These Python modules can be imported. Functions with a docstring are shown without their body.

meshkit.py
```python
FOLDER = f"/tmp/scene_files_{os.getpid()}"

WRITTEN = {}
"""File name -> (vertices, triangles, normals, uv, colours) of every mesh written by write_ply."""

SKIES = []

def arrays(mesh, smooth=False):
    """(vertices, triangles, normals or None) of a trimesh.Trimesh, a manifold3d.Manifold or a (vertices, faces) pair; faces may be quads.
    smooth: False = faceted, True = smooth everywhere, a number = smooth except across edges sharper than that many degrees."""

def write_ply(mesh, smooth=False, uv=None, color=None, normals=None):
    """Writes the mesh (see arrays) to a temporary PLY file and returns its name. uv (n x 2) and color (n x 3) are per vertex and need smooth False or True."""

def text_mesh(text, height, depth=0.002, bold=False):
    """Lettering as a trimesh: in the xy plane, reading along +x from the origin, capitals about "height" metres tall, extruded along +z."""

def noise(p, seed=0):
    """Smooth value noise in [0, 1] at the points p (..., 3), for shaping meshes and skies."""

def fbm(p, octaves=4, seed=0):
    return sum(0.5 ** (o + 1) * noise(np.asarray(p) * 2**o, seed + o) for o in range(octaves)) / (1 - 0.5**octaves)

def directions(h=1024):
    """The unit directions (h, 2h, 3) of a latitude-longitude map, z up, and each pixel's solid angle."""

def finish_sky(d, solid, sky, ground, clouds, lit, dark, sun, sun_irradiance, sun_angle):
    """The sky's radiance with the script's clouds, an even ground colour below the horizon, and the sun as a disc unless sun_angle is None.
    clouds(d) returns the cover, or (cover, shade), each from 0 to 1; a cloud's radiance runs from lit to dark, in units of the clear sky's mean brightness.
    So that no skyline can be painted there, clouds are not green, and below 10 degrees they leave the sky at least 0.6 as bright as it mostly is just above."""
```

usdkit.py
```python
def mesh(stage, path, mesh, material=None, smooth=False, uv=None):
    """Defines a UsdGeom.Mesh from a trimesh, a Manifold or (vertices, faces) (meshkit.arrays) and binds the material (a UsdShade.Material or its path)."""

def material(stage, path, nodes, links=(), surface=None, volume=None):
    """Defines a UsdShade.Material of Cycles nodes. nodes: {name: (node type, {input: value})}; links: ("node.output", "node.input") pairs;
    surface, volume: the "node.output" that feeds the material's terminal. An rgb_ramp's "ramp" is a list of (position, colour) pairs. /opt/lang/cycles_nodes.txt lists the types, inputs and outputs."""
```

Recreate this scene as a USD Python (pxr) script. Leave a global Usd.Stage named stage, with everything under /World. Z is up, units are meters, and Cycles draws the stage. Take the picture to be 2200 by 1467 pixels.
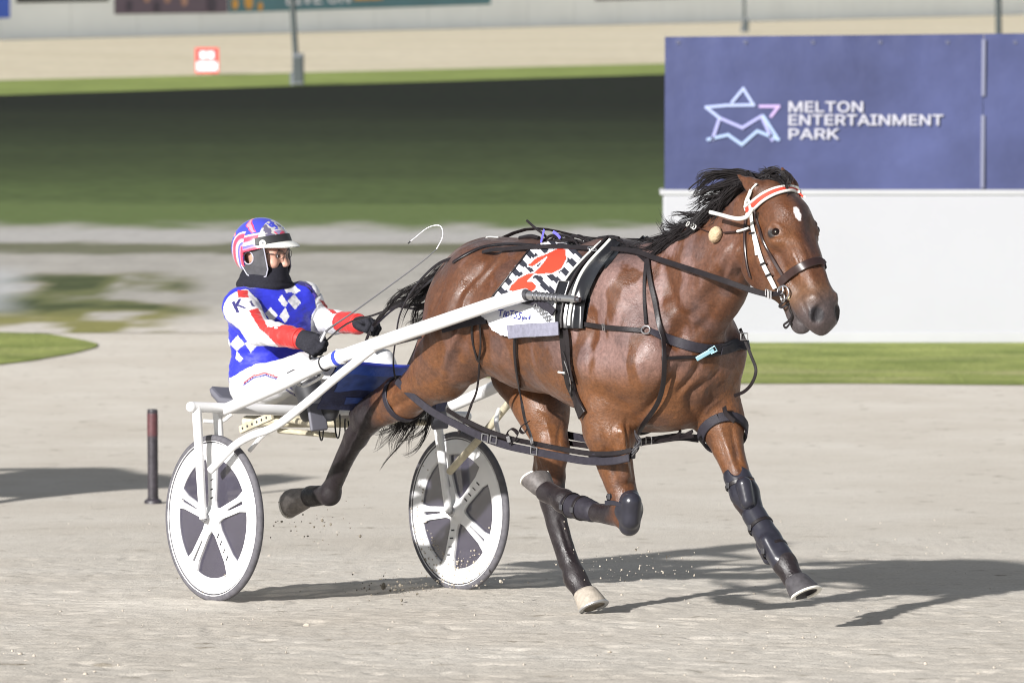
import math, random
import numpy as np, trimesh, manifold3d
from scipy import ndimage
from shapely.geometry import Polygon, Point, LineString, MultiPolygon
from shapely import affinity, ops, contains_xy
import usdkit, meshkit
from pxr import Usd, UsdGeom, UsdLux, UsdShade, Sdf, Gf, Vt

random.seed(7); RNG = np.random.default_rng(7)
stage = Usd.Stage.CreateInMemory()
UsdGeom.SetStageUpAxis(stage, 'Z'); UsdGeom.SetStageMetersPerUnit(stage, 1.0)
UsdGeom.Xform.Define(stage, '/World'); UsdGeom.Scope.Define(stage, '/World/Looks')

# ------------------------------------------------------------------ camera, sky, floodlight
FPX, CAM_H = 9000.0, 2.6
PITCH = math.atan(797.5 / FPX)
EXPOSURE = 0.84
SUN_TO = np.array([-1.3, -1.9, 1.0]); SUN_TO /= np.linalg.norm(SUN_TO)     # towards the floodlights
SUN_I, SKY_I = 1.25, 0.06

cam = UsdGeom.Camera.Define(stage, '/World/camera')
cam.CreateHorizontalApertureAttr(36.0); cam.CreateVerticalApertureAttr(36.0 * 682 / 1024)
cam.CreateFocalLengthAttr(FPX / 2200 * 36.0)
cam.CreateFStopAttr(5.2); cam.CreateFocusDistanceAttr(16.5)
cam.CreateClippingRangeAttr((0.1, 5000.0))
cam.CreateExposureAttr(EXPOSURE)
cam.AddTranslateOp().Set((0, 0, CAM_H)); cam.AddRotateXOp().Set(90 - math.degrees(PITCH))

el, rot = math.asin(SUN_TO[2]), math.atan2(SUN_TO[0], SUN_TO[1])
sky_mat = usdkit.material(stage, '/World/Looks/sky', {
    's': ('sky_texture', {'sky_type': 'single_scattering', 'sun_disc': False, 'sun_elevation': el, 'sun_rotation': rot}),
    'h': ('hsv', {'saturation': 0.35}),
    'b': ('background_shader', {'strength': SKY_I})}, [('s.color', 'h.color'), ('h.color', 'b.color')], surface='b.background')
dome = UsdLux.DomeLight.Define(stage, '/World/sky')
UsdShade.MaterialBindingAPI.Apply(dome.GetPrim()).Bind(sky_mat)
dome.GetPrim().SetCustomDataByKey('kind', 'structure')
sun = UsdLux.DistantLight.Define(stage, '/World/floodlight')
sun.CreateNormalizeAttr(True); sun.CreateIntensityAttr(SUN_I); sun.CreateAngleAttr(1.3)
sun.CreateColorAttr(Gf.Vec3f(1.0, 0.972, 0.948))
zaxis = Gf.Vec3d(*SUN_TO.tolist())
m = Gf.Matrix4d(1.0); m.SetRotate(Gf.Rotation(Gf.Vec3d(0, 0, 1), zaxis))
sun.AddTransformOp().Set(m)

# ------------------------------------------------------------------ placing things: where a line of sight meets the plane of a thing
CAM = np.array([0, 0, CAM_H])
def ray(px, py):
    x, u = (px - 1100) / FPX, -(py - 733.5) / FPX
    d = np.array([x, u * math.sin(PITCH) + math.cos(PITCH), u * math.cos(PITCH) - math.sin(PITCH)])
    return d / np.linalg.norm(d)
def at_y(px, py, y):
    d = ray(px, py); return CAM + d * (y / d[1])
def at_z(px, py, z):
    d = ray(px, py); return CAM + d * ((z - CAM_H) / d[2])
def proj(P):
    q = np.asarray(P, float) - CAM
    f = q[..., 1] * math.cos(PITCH) - q[..., 2] * math.sin(PITCH); u = q[..., 1] * math.sin(PITCH) + q[..., 2] * math.cos(PITCH)
    return np.stack([1100 + FPX * q[..., 0] / f, 733.5 - FPX * u / f], -1)
HEAD = math.radians(52)
FW = np.array([math.cos(HEAD), -math.sin(HEAD), 0]); LF = np.array([math.sin(HEAD), math.cos(HEAD), 0]); UP = np.array([0, 0, 1.0])
ORG = np.array([-0.73212, 17.6, 0.0])             # on the ground under the middle of the sulky's axle
BASIS = np.stack([FW, LF, UP])
def at(px, py, lat):                              # px, py on the plane that lies "lat" metres left of the sulky's middle
    d = ray(px, py); return CAM + d * (((ORG + lat * LF - CAM) @ LF) / (d @ LF))
def W(a, l, z): return ORG + a * FW + l * LF + z * UP
def loc(P): return (np.asarray(P) - ORG) @ BASIS.T
def ground_z(y):
    y = np.asarray(y, float)
    t = np.clip(y, 20, 34) - 20
    z = np.where(y < 20, -0.085 * (y - 17.2), -0.238 - 0.085 * t + 0.085 * t * t / 28)
    return z                                       # level beyond 34 m
ZF = float(ground_z(60))

# ------------------------------------------------------------------ scene tree
USED = {}
def numbered(parent, name):
    k = (parent, name); n = USED.get(k, 0); USED[k] = n + 1
    return f'{parent}/{name}' if n == 0 else f'{parent}/{name}_{n:03d}'
def tag(p, label=None, category=None, group=None, kind=None):
    for k, v in (('label', label), ('category', category), ('group', group), ('kind', kind)):
        if v: p.SetCustomDataByKey(k, v)
    return p
def thing(name, label, category, loc=(0, 0, 0), group=None):
    path = numbered('/World', name)
    x = UsdGeom.Xform.Define(stage, path); x.AddTranslateOp().Set(Gf.Vec3d(*map(float, loc)))
    ORIGIN[path] = np.asarray(loc, float)
    tag(x.GetPrim(), label, category, group)
    return path
ORIGIN = {}
def join(*ms):
    out = []
    for m in ms:
        v, f, _ = meshkit.arrays(m); out.append(trimesh.Trimesh(v, f, process=False))
    return trimesh.util.concatenate(out)
def put(name, mesh, mat, parent=None, smooth=30, label=None, col=None, attrs=None, **tags):
    """mesh is in world coordinates; as a part it is stored relative to its thing"""
    par = parent or '/World'
    path = numbered(par, name)
    top = '/'.join(par.split('/')[:3])
    off = ORIGIN.get(top, np.zeros(3)) if parent else np.zeros(3)
    v, f, n = meshkit.arrays(mesh, smooth if col is None and attrs is None else True)
    used = np.unique(f)
    if len(used) < len(v):
        re = np.full(len(v), -1); re[used] = np.arange(len(used)); v, f = v[used], re[f]
        n = None if n is None else n[used]; col = None if col is None else np.asarray(col)[used]
        attrs = {k: np.asarray(a)[used] for k, a in (attrs or {}).items()}
    m = UsdGeom.Mesh.Define(stage, path)
    m.CreatePointsAttr(Vt.Vec3fArray.FromNumpy((v - off).astype(np.float32)))
    m.CreateFaceVertexCountsAttr(Vt.IntArray.FromNumpy(np.full(len(f), 3, np.int32)))
    m.CreateFaceVertexIndicesAttr(Vt.IntArray.FromNumpy(f.astype(np.int32).ravel()))
    m.CreateSubdivisionSchemeAttr('none')
    if n is not None:
        m.CreateNormalsAttr(Vt.Vec3fArray.FromNumpy(n.astype(np.float32))); m.SetNormalsInterpolation('vertex')
    if col is not None:
        UsdGeom.PrimvarsAPI(m).CreatePrimvar('tint', Sdf.ValueTypeNames.Color3fArray, 'vertex').Set(Vt.Vec3fArray.FromNumpy(np.asarray(col, np.float32)))
    for k, a in (attrs or {}).items():
        UsdGeom.PrimvarsAPI(m).CreatePrimvar(k, Sdf.ValueTypeNames.FloatArray, 'vertex').Set(Vt.FloatArray.FromNumpy(np.asarray(a, np.float32)))
    if mat: UsdShade.MaterialBindingAPI.Apply(m.GetPrim()).Bind(M[mat])
    tag(m.GetPrim(), label, tags.get('category'), tags.get('group'), tags.get('kind'))
    return path

# ------------------------------------------------------------------ shapes
def frames(p):
    p = np.asarray(p, float); t = np.gradient(p, axis=0); t /= np.linalg.norm(t, axis=1, keepdims=True) + 1e-12
    a = np.zeros_like(t); ref = np.array([0, 0, 1.0]) if abs(t[0, 2]) < 0.9 else np.array([1.0, 0, 0])
    a[0] = np.cross(t[0], ref); a[0] /= np.linalg.norm(a[0])
    for i in range(1, len(p)):
        v = a[i - 1] - t[i] * (a[i - 1] @ t[i]); a[i] = v / (np.linalg.norm(v) + 1e-12)
    return t, a, np.cross(t, a)
def spline(pts, n=8):
    """Catmull-Rom through the points"""
    p = np.asarray(pts, float)
    if len(p) < 3:
        s = np.linspace(0, 1, n + 1)[:, None]; return p[0] * (1 - s) + p[-1] * s
    q = np.vstack([2 * p[0] - p[1], p, 2 * p[-1] - p[-2]]); out = []
    for i in range(len(p) - 1):
        a, b, c, d = q[i:i + 4]; t = np.linspace(0, 1, n, endpoint=False)[:, None]
        out.append(0.5 * (2 * b + (c - a) * t + (2 * a - 5 * b + 4 * c - d) * t * t + (3 * b - a - 3 * c + d) * t ** 3))
    return np.vstack(out + [p[-1:]])
def tube(pts, r, sides=12, n=0, flat=None, cap=True):
    p = spline(pts, n) if n else np.asarray(pts, float)
    r = np.interp(np.linspace(0, 1, len(p)), np.linspace(0, 1, np.size(r)), np.atleast_1d(r)) if np.size(r) > 1 else np.full(len(p), float(r))
    t, a, b = frames(p)
    ang = np.arange(sides) * 2 * np.pi / sides
    v = p[:, None] + r[:, None, None] * (np.cos(ang)[None, :, None] * a[:, None] + np.sin(ang)[None, :, None] * b[:, None] * (flat or 1.0))
    i, j = np.meshgrid(np.arange(len(p) - 1), np.arange(sides), indexing='ij')
    q = np.stack([i * sides + j, i * sides + (j + 1) % sides, (i + 1) * sides + (j + 1) % sides, (i + 1) * sides + j], -1).reshape(-1, 4)
    f = np.vstack([q[:, [0, 1, 2]], q[:, [0, 2, 3]]]); v = v.reshape(-1, 3)
    if cap:
        k = len(v); v = np.vstack([v, p[0], p[-1]]); last = (len(p) - 1) * sides
        j = np.arange(sides)
        f = np.vstack([f, np.stack([np.full(sides, k), (j + 1) % sides, j], 1), np.stack([np.full(sides, k + 1), last + j, last + (j + 1) % sides], 1)])
    return trimesh.Trimesh(v, f, process=False)
def strap(pts, nrm, width, thick=0.004, n=6, twist=None):
    """a flat band along pts whose face looks along nrm (one vector or one per point)"""
    p0 = np.asarray(pts, float); p = spline(p0, n) if n else p0
    nn = np.asarray(nrm, float)
    if nn.ndim == 2:
        s0 = np.linspace(0, 1, len(p0)); s1 = np.linspace(0, 1, len(p)); nn = np.stack([np.interp(s1, s0, nn[:, k]) for k in range(3)], 1)
    else: nn = np.tile(nn, (len(p), 1))
    width = np.interp(np.linspace(0, 1, len(p)), np.linspace(0, 1, np.size(width)), np.atleast_1d(width)) if np.size(width) > 1 else np.full(len(p), float(width))
    t = np.gradient(p, axis=0); t /= np.linalg.norm(t, axis=1, keepdims=True) + 1e-12
    nn = nn - t * (nn * t).sum(1, keepdims=True); nn /= np.linalg.norm(nn, axis=1, keepdims=True) + 1e-12
    s = np.cross(t, nn)
    hw = width[:, None] / 2; ht = thick / 2; e = min(thick * 0.35, 0.002)
    ring = [(-1, -ht + e, 0), (-1, ht - e, 0), (-1, ht, e), (1, ht, e), (1, ht - e, 0), (1, -ht + e, 0), (1, -ht, e), (-1, -ht, e)]
    v = np.stack([p + s * (sx * (hw - ins)) + nn * tz for sx, tz, ins in ring], 1)
    k = len(ring); i, j = np.meshgrid(np.arange(len(p) - 1), np.arange(k), indexing='ij')
    q = np.stack([i * k + j, (i + 1) * k + j, (i + 1) * k + (j + 1) % k, i * k + (j + 1) % k], -1).reshape(-1, 4)
    v = v.reshape(-1, 3); f = np.vstack([q[:, [0, 1, 2]], q[:, [0, 2, 3]]]); last = (len(p) - 1) * k
    caps = [[0, j, j + 1] for j in range(1, k - 1)] + [[last, last + j + 1, last + j] for j in range(1, k - 1)]
    return trimesh.Trimesh(v, np.vstack([f, caps]), process=False)
def torus(c, normal, R, r, sides=8, seg=28, arc=2 * np.pi, start=0.0, sx=1.0):
    nrm = np.asarray(normal, float) / np.linalg.norm(normal); ref = UP if abs(nrm[2]) < 0.9 else FW
    u = np.cross(ref, nrm); u /= np.linalg.norm(u); v = np.cross(nrm, u)
    full = arc > 6.28
    ang = start + np.linspace(0, arc, seg, endpoint=not full)
    p = np.asarray(c) + R * (np.cos(ang)[:, None] * u * sx + np.sin(ang)[:, None] * v)
    if full: p = np.vstack([p, p[:1]])
    return tube(p, r, sides, cap=not full)
def ball(c, r, sub=3): m = trimesh.creation.icosphere(sub, 1.0); m.apply_scale(r); m.apply_translation(c); return m
def orient(mesh, origin, x, y, z):
    """a mesh built in its own axes, put where its x, y, z axes point along the given vectors"""
    m = mesh.copy(); T = np.eye(4); T[:3, 0], T[:3, 1], T[:3, 2], T[:3, 3] = x, y, z, origin; m.apply_transform(T); return m
def rbox(size, r=0.004):
    """a box with rounded edges"""
    s = np.asarray(size, float) / 2 - r
    sp = manifold3d.Manifold.sphere(r, 8)
    return trimesh.Trimesh(*(lambda m: (m.vert_properties[:, :3], m.tri_verts))(manifold3d.Manifold.batch_hull([sp.translate((x * s[0], y * s[1], z * s[2])) for x in (-1, 1) for y in (-1, 1) for z in (-1, 1)]).to_mesh()), process=False)
def lathe(profile, axis_o, axis_d, seg=48):
    """revolve (radius, height) about an axis"""
    pr = np.asarray(profile, float); d = np.asarray(axis_d, float) / np.linalg.norm(axis_d)
    ref = UP if abs(d[2]) < 0.9 else FW; u = np.cross(ref, d); u /= np.linalg.norm(u); v = np.cross(d, u)
    ang = np.arange(seg) * 2 * np.pi / seg
    P = np.asarray(axis_o) + pr[:, None, 1, None] * d + pr[:, None, 0, None] * (np.cos(ang)[None, :, None] * u + np.sin(ang)[None, :, None] * v)
    k = len(pr); i, j = np.meshgrid(np.arange(k - 1), np.arange(seg), indexing='ij')
    q = np.stack([i * seg + j, i * seg + (j + 1) % seg, (i + 1) * seg + (j + 1) % seg, (i + 1) * seg + j], -1).reshape(-1, 4)
    return trimesh.Trimesh(P.reshape(-1, 3), np.vstack([q[:, [0, 1, 2]], q[:, [0, 2, 3]]]), process=False)

# ------------------------------------------------------------------ organic bodies: blended tapered limbs, meshed by surface nets
class Body:
    def __init__(self): self.pr = []
    def cone(self, p, q, r1, r2, k=0.04, flat=None, axis=LF, op='+'):
        self.pr.append((np.asarray(p, float), np.asarray(q, float), r1, r2, k, flat, np.asarray(axis, float), op)); return self
    def ball(self, p, r, k=0.04, flat=None, axis=LF, op='+'): return self.cone(p, p, r, r, k, flat, axis, op)
    def chain(self, pts, rs, k=0.03, flat=None, axis=LF):
        for i in range(len(pts) - 1): self.cone(pts[i], pts[i + 1], rs[i], rs[i + 1], k if i == 0 else .006, flat, axis)
        return self
    @staticmethod
    def dist(P, pr):
        p, q, r1, r2, k, flat, ax, op = pr
        s = 1.0
        if flat:
            c = (p + q) / 2; e = ((P - c) @ ax)[:, None]; P = P + ax * e * (1 / flat - 1); s = min(1.0, flat) ** 0.5
            for_p = ((p - c) @ ax); for_q = ((q - c) @ ax); p = p + ax * for_p * (1 / flat - 1); q = q + ax * for_q * (1 / flat - 1)
        d = q - p; L2 = d @ d
        if L2 < 1e-12: return (np.linalg.norm(P - p, axis=1) - max(r1, r2)) * s
        L = math.sqrt(L2); u = d / L; w = P - p; y = w @ u; x = np.linalg.norm(w - y[:, None] * u, axis=1)
        b = (r1 - r2) / L; b = max(-0.99, min(0.99, b)); a = math.sqrt(1 - b * b)
        kk = -b * x + a * y
        out = x * a + y * b - r1
        lo = np.sqrt(x * x + y * y) - r1; hi = np.sqrt(x * x + (y - L) ** 2) - r2
        return np.where(kk < 0, lo, np.where(kk > a * L, hi, out)) * s
    def eval(self, P, prims=None):
        d = None
        for pr in (self.pr if prims is None else prims):
            e = self.dist(P, pr); k = pr[4]
            if pr[7] == '+':
                if d is None: d = e
                else:
                    hh = np.maximum(k - np.abs(d - e), 0) / k; d = np.minimum(d, e) - hh * hh * k * 0.25
            elif d is not None:
                hh = np.maximum(k - np.abs(d + e), 0) / k; d = np.maximum(d, -e) + hh * hh * k * 0.25
        return np.full(len(P), 9.0) if d is None else d
    def bounds(self):
        lo = np.min([np.minimum(p[0], p[1]) - max(p[2], p[3]) * max(1, p[5] or 1) for p in self.pr if p[7] == '+'], 0)
        hi = np.max([np.maximum(p[0], p[1]) + max(p[2], p[3]) * max(1, p[5] or 1) for p in self.pr if p[7] == '+'], 0)
        return lo - 0.03, hi + 0.03
    def mesh(self, h=0.007, relax=1):
        lo, hi = self.bounds(); B = 20
        n = np.ceil((hi - lo) / h).astype(int) + 2; nb = np.ceil(n / B).astype(int)
        g = np.arange(B + 1); loc_ = np.stack(np.meshgrid(g, g, g, indexing='ij'), -1).reshape(-1, 3)
        R = h * B * 0.87
        idx = np.stack(np.meshgrid(*[np.arange(k) for k in nb], indexing='ij'), -1).reshape(-1, 3)
        cen = lo + (idx + 0.5) * B * h
        D = np.stack([self.dist(cen, p) for p in self.pr], 1)
        plus = np.array([p[7] == '+' for p in self.pr]); K = np.array([p[4] for p in self.pr])
        near = np.where(plus, D, 9).min(1); act = near < R * 1.9 + 0.06
        F = {}; V = []; 
        vid = {}
        cells_all, sd_all = [], []
        for b in np.nonzero(act)[0]:
            keep = D[b] - K < max(near[b], 0.0) + 2.1 * R + 0.01
            prims = [p for p, kk in zip(self.pr, keep) if kk]
            if not prims: continue
            P = lo + (idx[b] * B + loc_) * h
            d = self.eval(P, prims).reshape(B + 1, B + 1, B + 1)
            if d.min() > 0 or d.max() < 0: continue
            cells_all.append(idx[b]); sd_all.append(d)
        # global sparse grid through dictionaries of block arrays: vertices per cell
        full = np.full((nb * B + 1), 1.0, np.float32)
        inside_fill = np.zeros(nb, bool)
        for c, d in zip(cells_all, sd_all):
            s = c * B; full[s[0]:s[0] + B + 1, s[1]:s[1] + B + 1, s[2]:s[2] + B + 1] = d
        done = {tuple(c) for c in cells_all}
        for b in range(len(idx)):                     # blocks wholly inside
            if tuple(idx[b]) not in done and near[b] < 0:
                s = idx[b] * B; v = full[s[0]:s[0] + B + 1, s[1]:s[1] + B + 1, s[2]:s[2] + B + 1]
                np.copyto(v, -1.0, where=(v == 1.0))
        return nets(full, lo, h, relax)

def nets(S, lo, h, relax=1):
    ins = S < 0
    c = np.zeros(tuple(np.array(S.shape) - 1), np.int8)
    for dx in (0, 1):
        for dy in (0, 1):
            for dz in (0, 1): c += ins[dx:S.shape[0] - 1 + dx, dy:S.shape[1] - 1 + dy, dz:S.shape[2] - 1 + dz]
    cell = np.argwhere((c > 0) & (c < 8))
    vid = np.full(c.shape, -1, np.int32); vid[tuple(cell.T)] = np.arange(len(cell))
    acc = np.zeros((len(cell), 3)); cnt = np.zeros(len(cell))
    corners = [(x, y, z) for x in (0, 1) for y in (0, 1) for z in (0, 1)]
    for a in corners:
        for ax in range(3):
            if a[ax]: continue
            b = list(a); b[ax] = 1
            sa = S[tuple((cell + a).T)]; sb = S[tuple((cell + b).T)]
            hit = (sa < 0) != (sb < 0); t = np.where(hit, sa / np.where(hit, sa - sb, 1), 0)
            pt = np.array(a, float) + t[:, None] * (np.array(b) - np.array(a))
            acc[hit] += pt[hit]; cnt[hit] += 1
    V = lo + h * (cell + acc / cnt[:, None])
    faces = []
    for ax in range(3):
        sl0 = [slice(None)] * 3; sl1 = [slice(None)] * 3; sl0[ax] = slice(0, -1); sl1[ax] = slice(1, None)
        A, Bm = ins[tuple(sl0)], ins[tuple(sl1)]
        e = np.argwhere(A != Bm); o1, o2 = [(1, 2), (2, 0), (0, 1)][ax]
        ok = (e[:, o1] > 0) & (e[:, o2] > 0) & (e[:, o1] < c.shape[o1]) & (e[:, o2] < c.shape[o2]); e = e[ok]
        def g(d1, d2):
            k = e.copy(); k[:, o1] -= d1; k[:, o2] -= d2; return vid[tuple(k.T)]
        q = np.stack([g(1, 1), g(0, 1), g(0, 0), g(1, 0)], 1)
        flip = ~A[tuple(e.T)]; q[flip] = q[flip][:, ::-1]; faces.append(q)
    q = np.vstack(faces); q = q[(q >= 0).all(1)]
    f = np.vstack([q[:, [0, 1, 2]], q[:, [0, 2, 3]]])
    m = trimesh.Trimesh(V, f, process=False)
    if relax: m = trimesh.Trimesh(taubin(V, f, 4 * relax), f, process=False)
    return m
def taubin(V, f, it=4):
    from scipy.sparse import coo_matrix, diags
    e = np.vstack([f[:, [0, 1]], f[:, [1, 2]], f[:, [2, 0]]]); e = np.vstack([e, e[:, ::-1]])
    A = coo_matrix((np.ones(len(e)), (e[:, 0], e[:, 1])), (len(V), len(V))).tocsr(); A.data[:] = 1
    A = diags(1 / np.maximum(np.asarray(A.sum(1)).ravel(), 1)) @ A
    for _ in range(it):
        V = V + 0.5 * (A @ V - V); V = V - 0.52 * (A @ V - V)
    return V
# ------------------------------------------------------------------ materials
M = {}
def mat(name, color, rough=0.6, metal=0.0, spec=0.5, bump=None, vary=None, coat=0.0, sheen=0.0, scale=None, trans=None):
    """plain surface: colour varied by noise (vary = (scale, amount)), relief (bump = (scale, height in m))"""
    n = {'p': ('principled_bsdf', {'roughness': rough, 'metallic': metal, 'specular_ior_level': spec, 'coat_weight': coat, 'coat_roughness': 0.12, 'sheen_weight': sheen})}; l = []
    n['g'] = ('texture_coordinate', {})
    if vary:
        n['n'] = ('noise_texture', {'scale': vary[0], 'detail': 5.0, 'roughness': 0.6})
        c = np.asarray(color); n['r'] = ('rgb_ramp', {'ramp': [(0.28, tuple(c * (1 - vary[1]))), (0.72, tuple(np.minimum(c * (1 + vary[1]), 0.95)))]})
        l += [('g.object', 'n.vector'), ('n.fac', 'r.fac'), ('r.color', 'p.base_color')]
    else: n['p'][1]['base_color'] = tuple(color)
    if bump:
        n['bn'] = ('noise_texture', {'scale': bump[0], 'detail': 4.0, 'roughness': 0.6}); n['b'] = ('bump', {'distance': bump[1], 'strength': 1.0})
        l += [('g.object', 'bn.vector'), ('bn.fac', 'b.height'), ('b.normal', 'p.normal')]
    if trans:
        n['t'] = ('transparent_bsdf', {'color': (1, 1, 1)}); n['mx'] = ('mix_closure', {'fac': trans}); l += [('p.BSDF', 'mx.closure1'), ('t.BSDF', 'mx.closure2')]
        M[name] = usdkit.material(stage, '/World/Looks/' + name, n, l, surface='mx.closure')
    else: M[name] = usdkit.material(stage, '/World/Looks/' + name, n, l, surface='p.BSDF')
def tinted(name, rough=0.6, spec=0.5, bump=None, sheen=0.0, coat=0.0, grain=0.0, gscale=60, sheen_tint=(1, 1, 1), rough_noise=None):
    """surface whose own colour comes with the mesh"""
    n = {'a': ('attribute', {'attribute': 'tint'}), 'g': ('texture_coordinate', {}),
         'p': ('principled_bsdf', {'roughness': rough, 'specular_ior_level': spec, 'sheen_weight': sheen, 'sheen_tint': sheen_tint, 'sheen_roughness': 0.4, 'coat_weight': coat, 'coat_roughness': 0.15})}
    l = []
    if grain:
        n['n'] = ('noise_texture', {'scale': gscale, 'detail': 4.0, 'roughness': 0.65}); n['mr'] = ('map_range', {'from_min': 0.25, 'from_max': 0.75, 'to_min': 1 - grain, 'to_max': 1 + grain})
        n['v'] = ('vector_math', {'math_type': 'scale'})
        l += [('g.object', 'n.vector'), ('n.fac', 'mr.value'), ('a.color', 'v.vector1'), ('mr.result', 'v.scale'), ('v.vector', 'p.base_color')]
    else: l += [('a.color', 'p.base_color')]
    if rough_noise:
        n['rn'] = ('noise_texture', {'scale': rough_noise[0], 'detail': 3.0}); n['rr'] = ('map_range', {'from_min': 0.35, 'from_max': 0.65, 'to_min': rough_noise[1], 'to_max': rough_noise[2]})
        l += [('g.object', 'rn.vector'), ('rn.fac', 'rr.value'), ('rr.result', 'p.roughness')]
    if bump:
        n['bn'] = ('noise_texture', {'scale': bump[0], 'detail': 4.0, 'roughness': 0.6}); n['b'] = ('bump', {'distance': bump[1]})
        l += [('g.object', 'bn.vector'), ('bn.fac', 'b.height'), ('b.normal', 'p.normal')]
    M[name] = usdkit.material(stage, '/World/Looks/' + name, n, l, surface='p.BSDF')

def ground_mat(name, dark, light, fine=None, stretch=(1, 1, 1), scale=3.0, bump=0.004, bscale=60, patch=None):
    n = {'g': ('geometry', {}), 'mp': ('mapping', {'scale': stretch}), 'n': ('noise_texture', {'scale': scale, 'detail': 8.0, 'roughness': 0.65}),
         'r': ('rgb_ramp', {'ramp': [(0.3, dark), (0.7, light)]}), 'f': ('noise_texture', {'scale': bscale, 'detail': 4.0, 'roughness': 0.7}),
         'fr': ('map_range', {'from_min': 0.3, 'from_max': 0.7, 'to_min': 0.84, 'to_max': 1.14}), 'v': ('vector_math', {'math_type': 'scale'}),
         'b': ('bump', {'distance': bump}), 'p': ('principled_bsdf', {'roughness': 0.95, 'specular_ior_level': 0.15})}
    l = [('g.position', 'mp.vector'), ('mp.vector', 'n.vector'), ('n.fac', 'r.fac'), ('g.position', 'f.vector'), ('f.fac', 'fr.value'), ('fr.result', 'v.scale'),
         ('f.fac', 'b.height'), ('b.normal', 'p.normal'), ('v.vector', 'p.base_color')]
    src = 'r.color'
    if patch:      # worn or damp patches of another colour: (colour, noise scale xyz, low, high)
        n['pm'] = ('mapping', {'scale': patch[1]}); n['pn'] = ('noise_texture', {'scale': 1.0, 'detail': 5.0, 'roughness': 0.6}); n['pr'] = ('map_range', {'from_min': patch[2], 'from_max': patch[3], 'clamp': True})
        n['px'] = ('mix_color', {'b': patch[0]})
        l += [('g.position', 'pm.vector'), ('pm.vector', 'pn.vector'), ('pn.fac', 'pr.value'), ('pr.result', 'px.fac'), (src, 'px.a')]; src = 'px.result'
    l.append((src, 'v.vector1'))
    M[name] = usdkit.material(stage, '/World/Looks/' + name, n, l, surface='p.BSDF')

ground_mat('sand', (0.475, 0.434, 0.372), (0.56, 0.525, 0.465), stretch=(0.8, 1.0, 1), scale=1.1, bump=0.004, bscale=70, patch=((0.21, 0.18, 0.135), (6, 8, 1), 0.61, 0.76))
ground_mat('path', (0.42, 0.41, 0.40), (0.48, 0.47, 0.46), scale=0.5, bump=0.004, bscale=20)
ground_mat('worn', (0.19, 0.165, 0.10), (0.42, 0.40, 0.36), stretch=(0.6, 0.35, 1), scale=0.55, bscale=6, patch=((0.10, 0.12, 0.045), (0.5, 0.22, 1), 0.5, 0.62))
ground_mat('verge', (0.115, 0.155, 0.035), (0.29, 0.32, 0.10), stretch=(.7, 1.4, 1), scale=1.3, bump=0.03, bscale=11, patch=((0.30, 0.30, 0.13), (.5, 2.2, 1), .52, .70))
ground_mat('far_sand', (0.44, 0.39, 0.28), (0.52, 0.47, 0.36), stretch=(0.2, 0.5, 1), scale=0.4, bscale=2)
ground_mat('far_verge', (0.15, 0.19, 0.05), (0.22, 0.27, 0.075), scale=0.4, bscale=2)
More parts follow.
